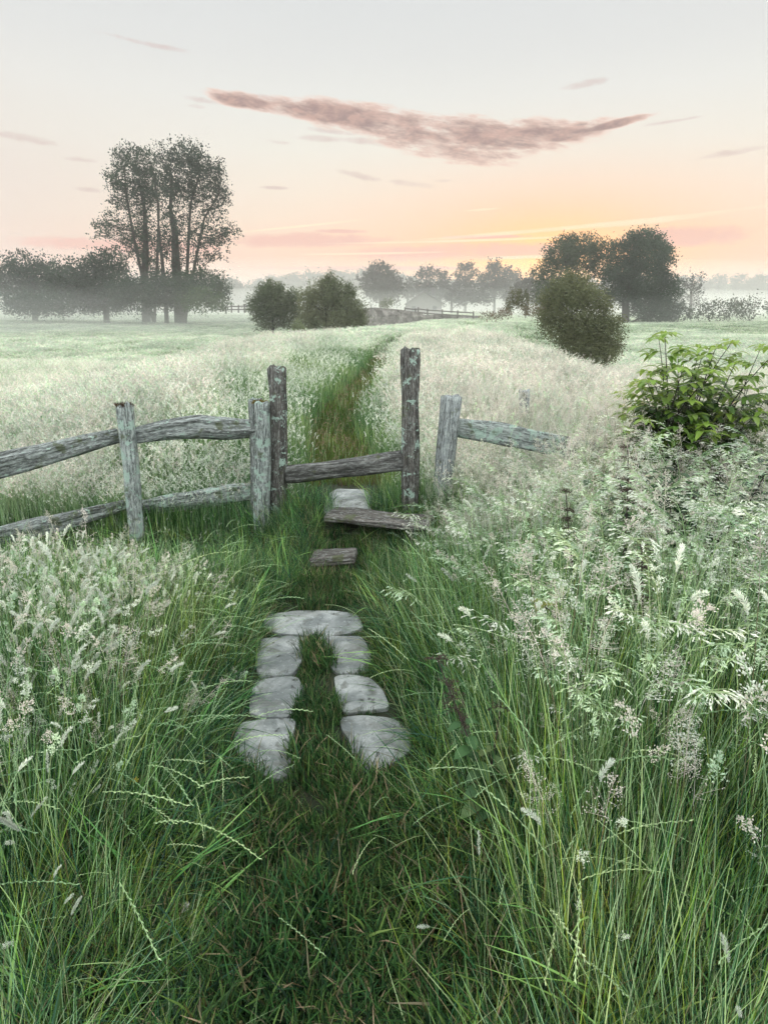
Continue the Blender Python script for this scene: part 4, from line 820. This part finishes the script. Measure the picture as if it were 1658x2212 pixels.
def rail_fence(name, poles, Y, pw, rails, label, ph=None, mat=None):
    p0 = WV(*poles[0][:2], Y); root = empty(name, (p0.x, Y, float(H(p0.x, Y))), label, 'fence'); mat = mat or M_RAIL; tops = []
    for vx, vt, vb in poles:
        a, b = WV(vx, vt, Y), WV(vx, vb, Y); b.z = min(b.z, a.z - .4)
        timber([b, a], [pw, pw * .95], [pw, pw], up=(0, 1, 0), seed=vx, n=6, m=8, rough=.01).build('post', mat, root, pc=True); tops.append((a, b))
    for f in rails:
        for (a, b), (c, d) in zip(tops, tops[1:]):
            p, q = a.lerp(b, f) - Vector((0, pw * 1.5, 0)), c.lerp(d, f) - Vector((0, pw * 1.5, 0))
            if (q - p).length > .1: timber([p, q], [pw * .35] * 2, [pw * .75] * 2, seed=p.x, n=5, m=8, rough=.008).build('rail', mat, root, pc=True)
rail_fence('rail_fence', [(874, 664, 678), (897, 666, 680), (903, 664, 682), (923, 667, 684), (955, 669, 686), (988, 671, 688), (1022, 673, 690)], 80, .09, (.2, .62), 'dark post and rail fence standing along the low end of the stone wall')
rail_fence('rail_fence', [(488, 661, 676), (500, 659, 676), (515, 659, 676), (528, 658, 676), (545, 658, 676), (560, 660, 677)], 82, .09, (.2, .6), 'faint grey rail fence in mist between the tall trees and the bushes')
rail_fence('wire_fence', [(627, 712, 726), (685, 712, 724), (740, 708, 722), (752, 709, 722)], 46, .07, (.35,), 'short pale paddock fence in front of the bush pair', mat=simple_mat('bleached_wood', (.4, .4, .38), .8))

# ------------------------------------------------------------------ hills and far woods
def ridge(name, Y, prof, dz, mat, tree_h, label):
    vx = np.array([p[0] for p in prof]); vy = np.array([p[1] for p in prof]); xs = np.linspace(vx[0], vx[-1], 90); top = np.interp(xs, vx, vy)
    X = np.array([WV(a, b, Y).x for a, b in zip(xs, top)]); Z = np.array([WV(a, b, Y).z for a, b in zip(xs, top)]) - tree_h * .8
    rows = np.linspace(-1, 1, 11); V = []; n = len(xs)
    for r in rows:
        k = math.cos(r * math.pi / 2) ** .8; V.append(np.stack([X, np.full(n, Y + r * dz), -1.2 + (Z + 1.2) * k], 1))
    i = np.arange(11 * n).reshape(11, n); q = np.stack([i[:-1, :-1], i[:-1, 1:], i[1:, 1:], i[1:, :-1]], -1).reshape(-1, 4)
    mb = MB(); mb.add(np.concatenate(V), q); o = mb.build(name, mat); o['kind'] = 'structure'
    lb = MB()
    for k in range(420):
        j = RNG.integers(0, n); r = RNG.uniform(-.75, .15); kk = math.cos(r * math.pi / 2) ** .8; z = -1.2 + (Z[j] + 1.2) * kk; h = tree_h * RNG.uniform(.7, 1.15)
        leaf_cloud(lb, (X[j] + RNG.uniform(-3, 3), Y + r * dz, z + h * .35), (h * .5, h * .5, h * .48), 16, 10, h * .28, h * .16, (.045, .055, .045), shell=.5)
    o = lb.build('far_wood', M_LEAF, smooth=False); tag(o, label, 'wood', kind='stuff')
M_HILL = simple_mat('hill_ground', (.09, .11, .07), .95, (.06, .08, .05), .05)
ridge('hill', 640, [(430, 660), (480, 640), (540, 612), (590, 597), (640, 591), (700, 585), (790, 582), (850, 588), (900, 600), (1000, 606), (1150, 604), (1300, 600), (1500, 598), (1700, 594)], 90, M_HILL, 9, 'distant wooded ridge fading grey in the mist')
ridge('hill', 380, [(-150, 596), (0, 600), (100, 604), (200, 610), (300, 606), (400, 612), (480, 609), (505, 606), (520, 613), (532, 622), (560, 621), (590, 630), (640, 640), (700, 655)], 60, M_HILL, 8, 'nearer misty wood behind the tall trees')

# ------------------------------------------------------------------ elder shrub, nettles, bramble, flowers
def leaflet(mb, p, d, L, w, c, droop=.5, n=6, fold=.25):
    d = np.array(d, float); d /= np.linalg.norm(d); sd = np.cross(d, (0, 0, 1)); sd /= (np.linalg.norm(sd) + 1e-9); v = []; s = np.linspace(0, 1, n)
    for t in s:
        c0 = np.array(p) + d * L * t + np.array((0, 0, -droop * L * t * t)); ww = w * .5 * math.sin(math.pi * min(1, t * .9 + .06)) ** .8 * (1 if t < .98 else .2)
        v += [c0 - sd * ww + np.array((0, 0, fold * ww)), c0, c0 + sd * ww + np.array((0, 0, fold * ww))]
    q = [(3 * i + k, 3 * i + k + 1, 3 * i + k + 4, 3 * i + k + 3) for i in range(n - 1) for k in (0, 1)]; mb.add(v, q, c=c)
def elder():
    Y = 4.3; base = Vector((2.05, Y, float(H(2.05, Y)))); root = empty('elder_shrub', base, 'leafy bright green elder shrub rising from the grass at the right edge', 'shrub')
    sb, lb = MB(), MB(); B = np.array(base); new = np.array((.28, .4, .07)); old = np.array((.065, .13, .035))
    tips = [(655, 336), (668, 352), (690, 350), (630, 385), (640, 400), (652, 380), (672, 372), (700, 375), (720, 345), (735, 380), (750, 350), (625, 408), (645, 418), (665, 408), (685, 415), (690, 440), (660, 440), (710, 420), (735, 420), (755, 400), (680, 395), (700, 400), (640, 376),(705, 350),(690, 385),(672, 428),(725, 400)]
    tips += [(px + random.uniform(-16, 16), py + random.uniform(2, 22)) for px, py in tips]
    for px, py in tips:
        px += 9; yy = Y + RNG.uniform(-.45, .45); T = np.array(W(px, py, yy)); P = branch(sb, B + RNG.normal(size=3) * (.12, .12, 0), T, .008, .002, sag=-.12, n=10, k=5, wob=.03)
        for k in range(3, 10):
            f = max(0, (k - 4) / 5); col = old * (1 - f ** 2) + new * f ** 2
            for sg in (-1, 1):
                a = k * 1.9 + (0 if sg > 0 else math.pi) + RNG.normal() * .25; rl = RNG.uniform(.09, .17) * (1.1 - .5 * f)
                d = np.array((math.cos(a), math.sin(a), .35)); pr = branch(lb, P[k], P[k] + d * rl, .002, .001, n=3, k=3, wob=0)
                for m, fr in ((0, .55), (1, .85)):
                    for s2 in (-1, 1):
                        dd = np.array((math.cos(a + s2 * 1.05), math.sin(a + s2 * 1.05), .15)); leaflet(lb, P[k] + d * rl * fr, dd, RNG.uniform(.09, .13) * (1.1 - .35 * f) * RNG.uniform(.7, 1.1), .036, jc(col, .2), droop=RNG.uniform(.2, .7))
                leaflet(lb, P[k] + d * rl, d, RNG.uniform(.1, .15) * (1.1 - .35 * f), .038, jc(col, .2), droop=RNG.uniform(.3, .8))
        for m in range(5): a = RNG.uniform(0, 6.28); leaflet(lb, P[-1], (math.cos(a), math.sin(a), 1.3), RNG.uniform(.03, .055), .013, jc(new * 1.15, .15), droop=.1)
    # dense dark skirt of leaves reaching the ground
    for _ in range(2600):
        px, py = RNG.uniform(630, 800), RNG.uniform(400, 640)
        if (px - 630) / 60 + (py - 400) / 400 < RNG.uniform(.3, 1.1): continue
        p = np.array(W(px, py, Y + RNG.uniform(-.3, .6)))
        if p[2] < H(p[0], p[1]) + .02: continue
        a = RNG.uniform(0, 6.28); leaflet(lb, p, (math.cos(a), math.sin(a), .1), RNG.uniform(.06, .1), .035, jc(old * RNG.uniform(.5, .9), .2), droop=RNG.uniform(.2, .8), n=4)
    sb.build('branches', M_BARK, root); lb.build('foliage', M_BRIGHT, root)
elder()
def nettle(pxs, Y, lab, lean=0, leaves=9, catk=5, h0=None):
    (tx, ty), (bx_, by_) = pxs; T = np.array(W(tx, ty, Y)); Bp = np.array(W(bx_, by_, Y - .12)); gz = float(H(Bp[0], Bp[1])); 
    root = empty('stinging_nettle', (Bp[0], Bp[1], min(Bp[2], gz)), lab, 'nettle', 'dark stemmed nettles in the right verge'); sb, lb, cb = MB(), MB(), MB()
    lo = Bp + (Bp - T) * .25; P = branch(sb, lo, T, .0042, .002, n=14, k=6, wob=.015); sb.build('stem', M_STEM, root)
    L = np.linalg.norm(T - lo); gcol = np.array((.09, .17, .07))
    for k in range(leaves):
        s = .1 + .62 * k / leaves; p = P[int(s * 13)]; a = k * 1.57 + .4
        for sg in (0, math.pi):
            d = np.array((math.cos(a + sg), math.sin(a + sg), .25)); leaflet(lb, p, d, RNG.uniform(.06, .1) * (1.15 - s * .5), RNG.uniform(.035, .05) * (1.1 - s * .4), jc(gcol, .2), droop=.55, n=7)
    for _ in range(6): a = RNG.uniform(0, 6.28); leaflet(lb, P[-1], (math.cos(a), math.sin(a), .5), .025, .012, jc(gcol * 1.3, .1))
    for lv in range(catk):
        s = 1 - .42 * lv / catk; p = P[min(13, int(s * 13))]
        for m in range(7):
            a = RNG.uniform(0, 6.28); q = curve(p, a, RNG.uniform(.03, .055), 1.0, 2.6, 6); n = 34; u = RNG.uniform(0, 1, n); pt, t = axis_at(q, u)
            spikelets(cb, pt + RNG.normal(size=(n, 3)) * .003, t + RNG.normal(size=(n, 3)), .006, .0045, cols((.075, .063, .05), n, .3))
    lb.build('leaves', M_GRASS, root); cb.build('flower_tassel', M_GRASS, root)
nettle([(437, 660), (487, 790)], 1.75, 'nettle with a bare dark slanting stem right of the stone slabs')
nettle([(565, 492), (575, 590)], 2.7, 'nettle with a dense dark tassel head halfway up the right verge')
nettle([(627, 448), (620, 560)], 2.9, 'tallest nettle, brown tasselled, below the elder shrub', catk=7)
nettle([(641, 548), (648, 650)], 2.3, 'nettle with a thick dark tassel nearest the right frame edge', catk=7)
nettle([(500, 708), (487, 790)], 1.78, 'short green nettle beside the slanting stem', leaves=7, catk=1)
# bramble shoot
def bramble():
    root = empty('bramble', W(575, 660, 2.3), 'arching bramble shoot with three broad green leaves in the right verge', 'bramble'); sb, lb = MB(), MB()
    P = [np.array(W(*p, 2.2)) for p in ((540, 605), (552, 612), (566, 614), (585, 622), (600, 650), (612, 720))]
    for a, b in zip(P, P[1:]): branch(sb, a, b, .003, .003, n=4, k=5, wob=.02)
    for k, c in ((0, (.2, .22, .04)), (1, (.12, .2, .05)), (3, (.08, .16, .05))):
        for a in (0, 2.1, 4.2): leaflet(lb, P[k], (math.cos(a + k), math.sin(a + k), .3), .06, .045, jc(c), droop=.3)
    sb.build('stem', M_STEM, root); lb.build('leaves', M_BRIGHT, root)
bramble()
def thicket():
    root = empty('bramble', W(660, 600, 3.2), 'dark leafy bramble thicket at the right frame edge below the elder', 'bramble'); sb, lb = MB(), MB(); B = np.array((W(672, 600, 3.4).x, 3.4, 0.0))
    for _ in range(34):
        T = np.array(W(RNG.uniform(585, 790), RNG.uniform(462, 590), RNG.uniform(2.9, 3.9))); P = branch(sb, B + RNG.normal(size=3) * (.3, .2, 0), T, .005, .002, sag=-.15, n=9, k=5, wob=.06)
        for k in range(2, 9):
            for a in RNG.uniform(0, 6.28, 5): leaflet(lb, P[k] + RNG.normal(size=3) * .05, (math.cos(a), math.sin(a), RNG.uniform(-.1, .5)), RNG.uniform(.05, .085), RNG.uniform(.035, .055), jc((.035, .075, .03), .35), droop=.3, n=5)
    sb.build('stem', M_STEM, root); lb.build('leaves', M_BRIGHT, root)
thicket()
def clover(px, py, Y, lab, r=.012, mat=None, nm='white_clover', cat='clover flower'):
    p = np.array(W(px, py, Y)); gz = float(H(p[0], p[1])); root = empty(nm, (p[0], p[1], gz), lab, cat); sb, fb = MB(), MB()
    branch(sb, (p[0] + .01, p[1], gz - .01), p, .0012, .001, n=6, k=5, wob=.03); sb.build('stem', M_GSTEM, root); n = 70
    d = RNG.normal(size=(n, 3)); d[:, 2] = np.abs(d[:, 2]) * .9 - .25; d /= np.linalg.norm(d, axis=1, keepdims=True)
    spikelets(fb, p + d * r * .25, d + np.array((0, 0, .3)), r * RNG.uniform(.8, 1.25, n), r * .38, cols((.8, .8, .75), n, .06)); fb.build('flower_head', mat or M_WHITE, root)
clover(185, 908, 1.42, 'white clover flower low in the turf at the lower left', .014)
clover(170, 827, 1.7, 'small white clover flower among the long grass on the left', .009)
clover(283, 803, 1.95, 'tiny white flower just below the front left slab', .005)
clover(135, 781, 1.75, 'yellow vetch flower in the long grass at the left', .011, M_YELLOW, 'yellow_vetch', 'flower')

# ------------------------------------------------------------------ haze and mist
def volume(name, dens, colr, aniso=.2):
    m, t, out = newmat(name); v = t.new('ShaderNodeVolumePrincipled'); v.inputs['Color'].default_value = (*colr, 1); v.inputs['Density'].default_value = dens
    v.inputs['Anisotropy'].default_value = aniso; t.l.new(v.outputs[0], out.inputs['Volume']); return m
mb = MB(); boxmb(mb, (0, 370, 15), 520, 390, 18.2); o = mb.build('haze', volume('haze_air', .0008, (.97, .96, .97)), smooth=False); tag(o, 'thin pale morning haze filling the whole valley', 'haze', kind='stuff')
def ell(name, c, r, dens, label, colr=(.97, .98, .98), nu=96, nv=40, seed=0.):
    u = np.linspace(0, 2 * math.pi, nu, endpoint=False); v = np.linspace(0, math.pi, nv); mb = MB()
    P = [(math.cos(a) * math.sin(b) * r[0] + c[0], math.sin(a) * math.sin(b) * r[1] + c[1], math.cos(b) * r[2] + c[2]) for b in v for a in u]
    if seed: P = [(x, y, c[2] + (z - c[2]) * (1 + .55 * mnoise.noise(Vector((x * .055 + seed, y * .04, seed))) + .2 * mnoise.noise(Vector((x * .16, y * .12 + seed, 3))))) for x, y, z in P]
    q = [(i * nu + j, (i + 1) * nu + j, (i + 1) * nu + (j + 1) % nu, i * nu + (j + 1) % nu) for i in range(nv - 1) for j in range(nu)]
    mb.add(P, q); o = mb.build(name, volume(name + '_air', dens, colr)); tag(o, label, 'mist', kind='stuff')
for i in range(10):
    hz = 1.0 * 1.27 ** i; ell('mist', (-52 + RNG.uniform(-6, 6), 82 + RNG.uniform(-5, 5), -.9), (46 + 3 * i, 38 + RNG.uniform(-4, 4) + i, hz), .0085 * .77 ** i, 'white ground mist lying over the left meadow', seed=i * 7.3)
ell('mist', (20, 300, -2), (320, 150, 12), .003, 'grey mist filling the distance beyond the wall')
ell('mist', (20, 290, -2), (300, 170, 22), .001, 'faint upper mist in front of the far ridge')
ell('mist', (50, 105, -1), (50, 30, 5), .005, 'mist round the rounded trees on the right')
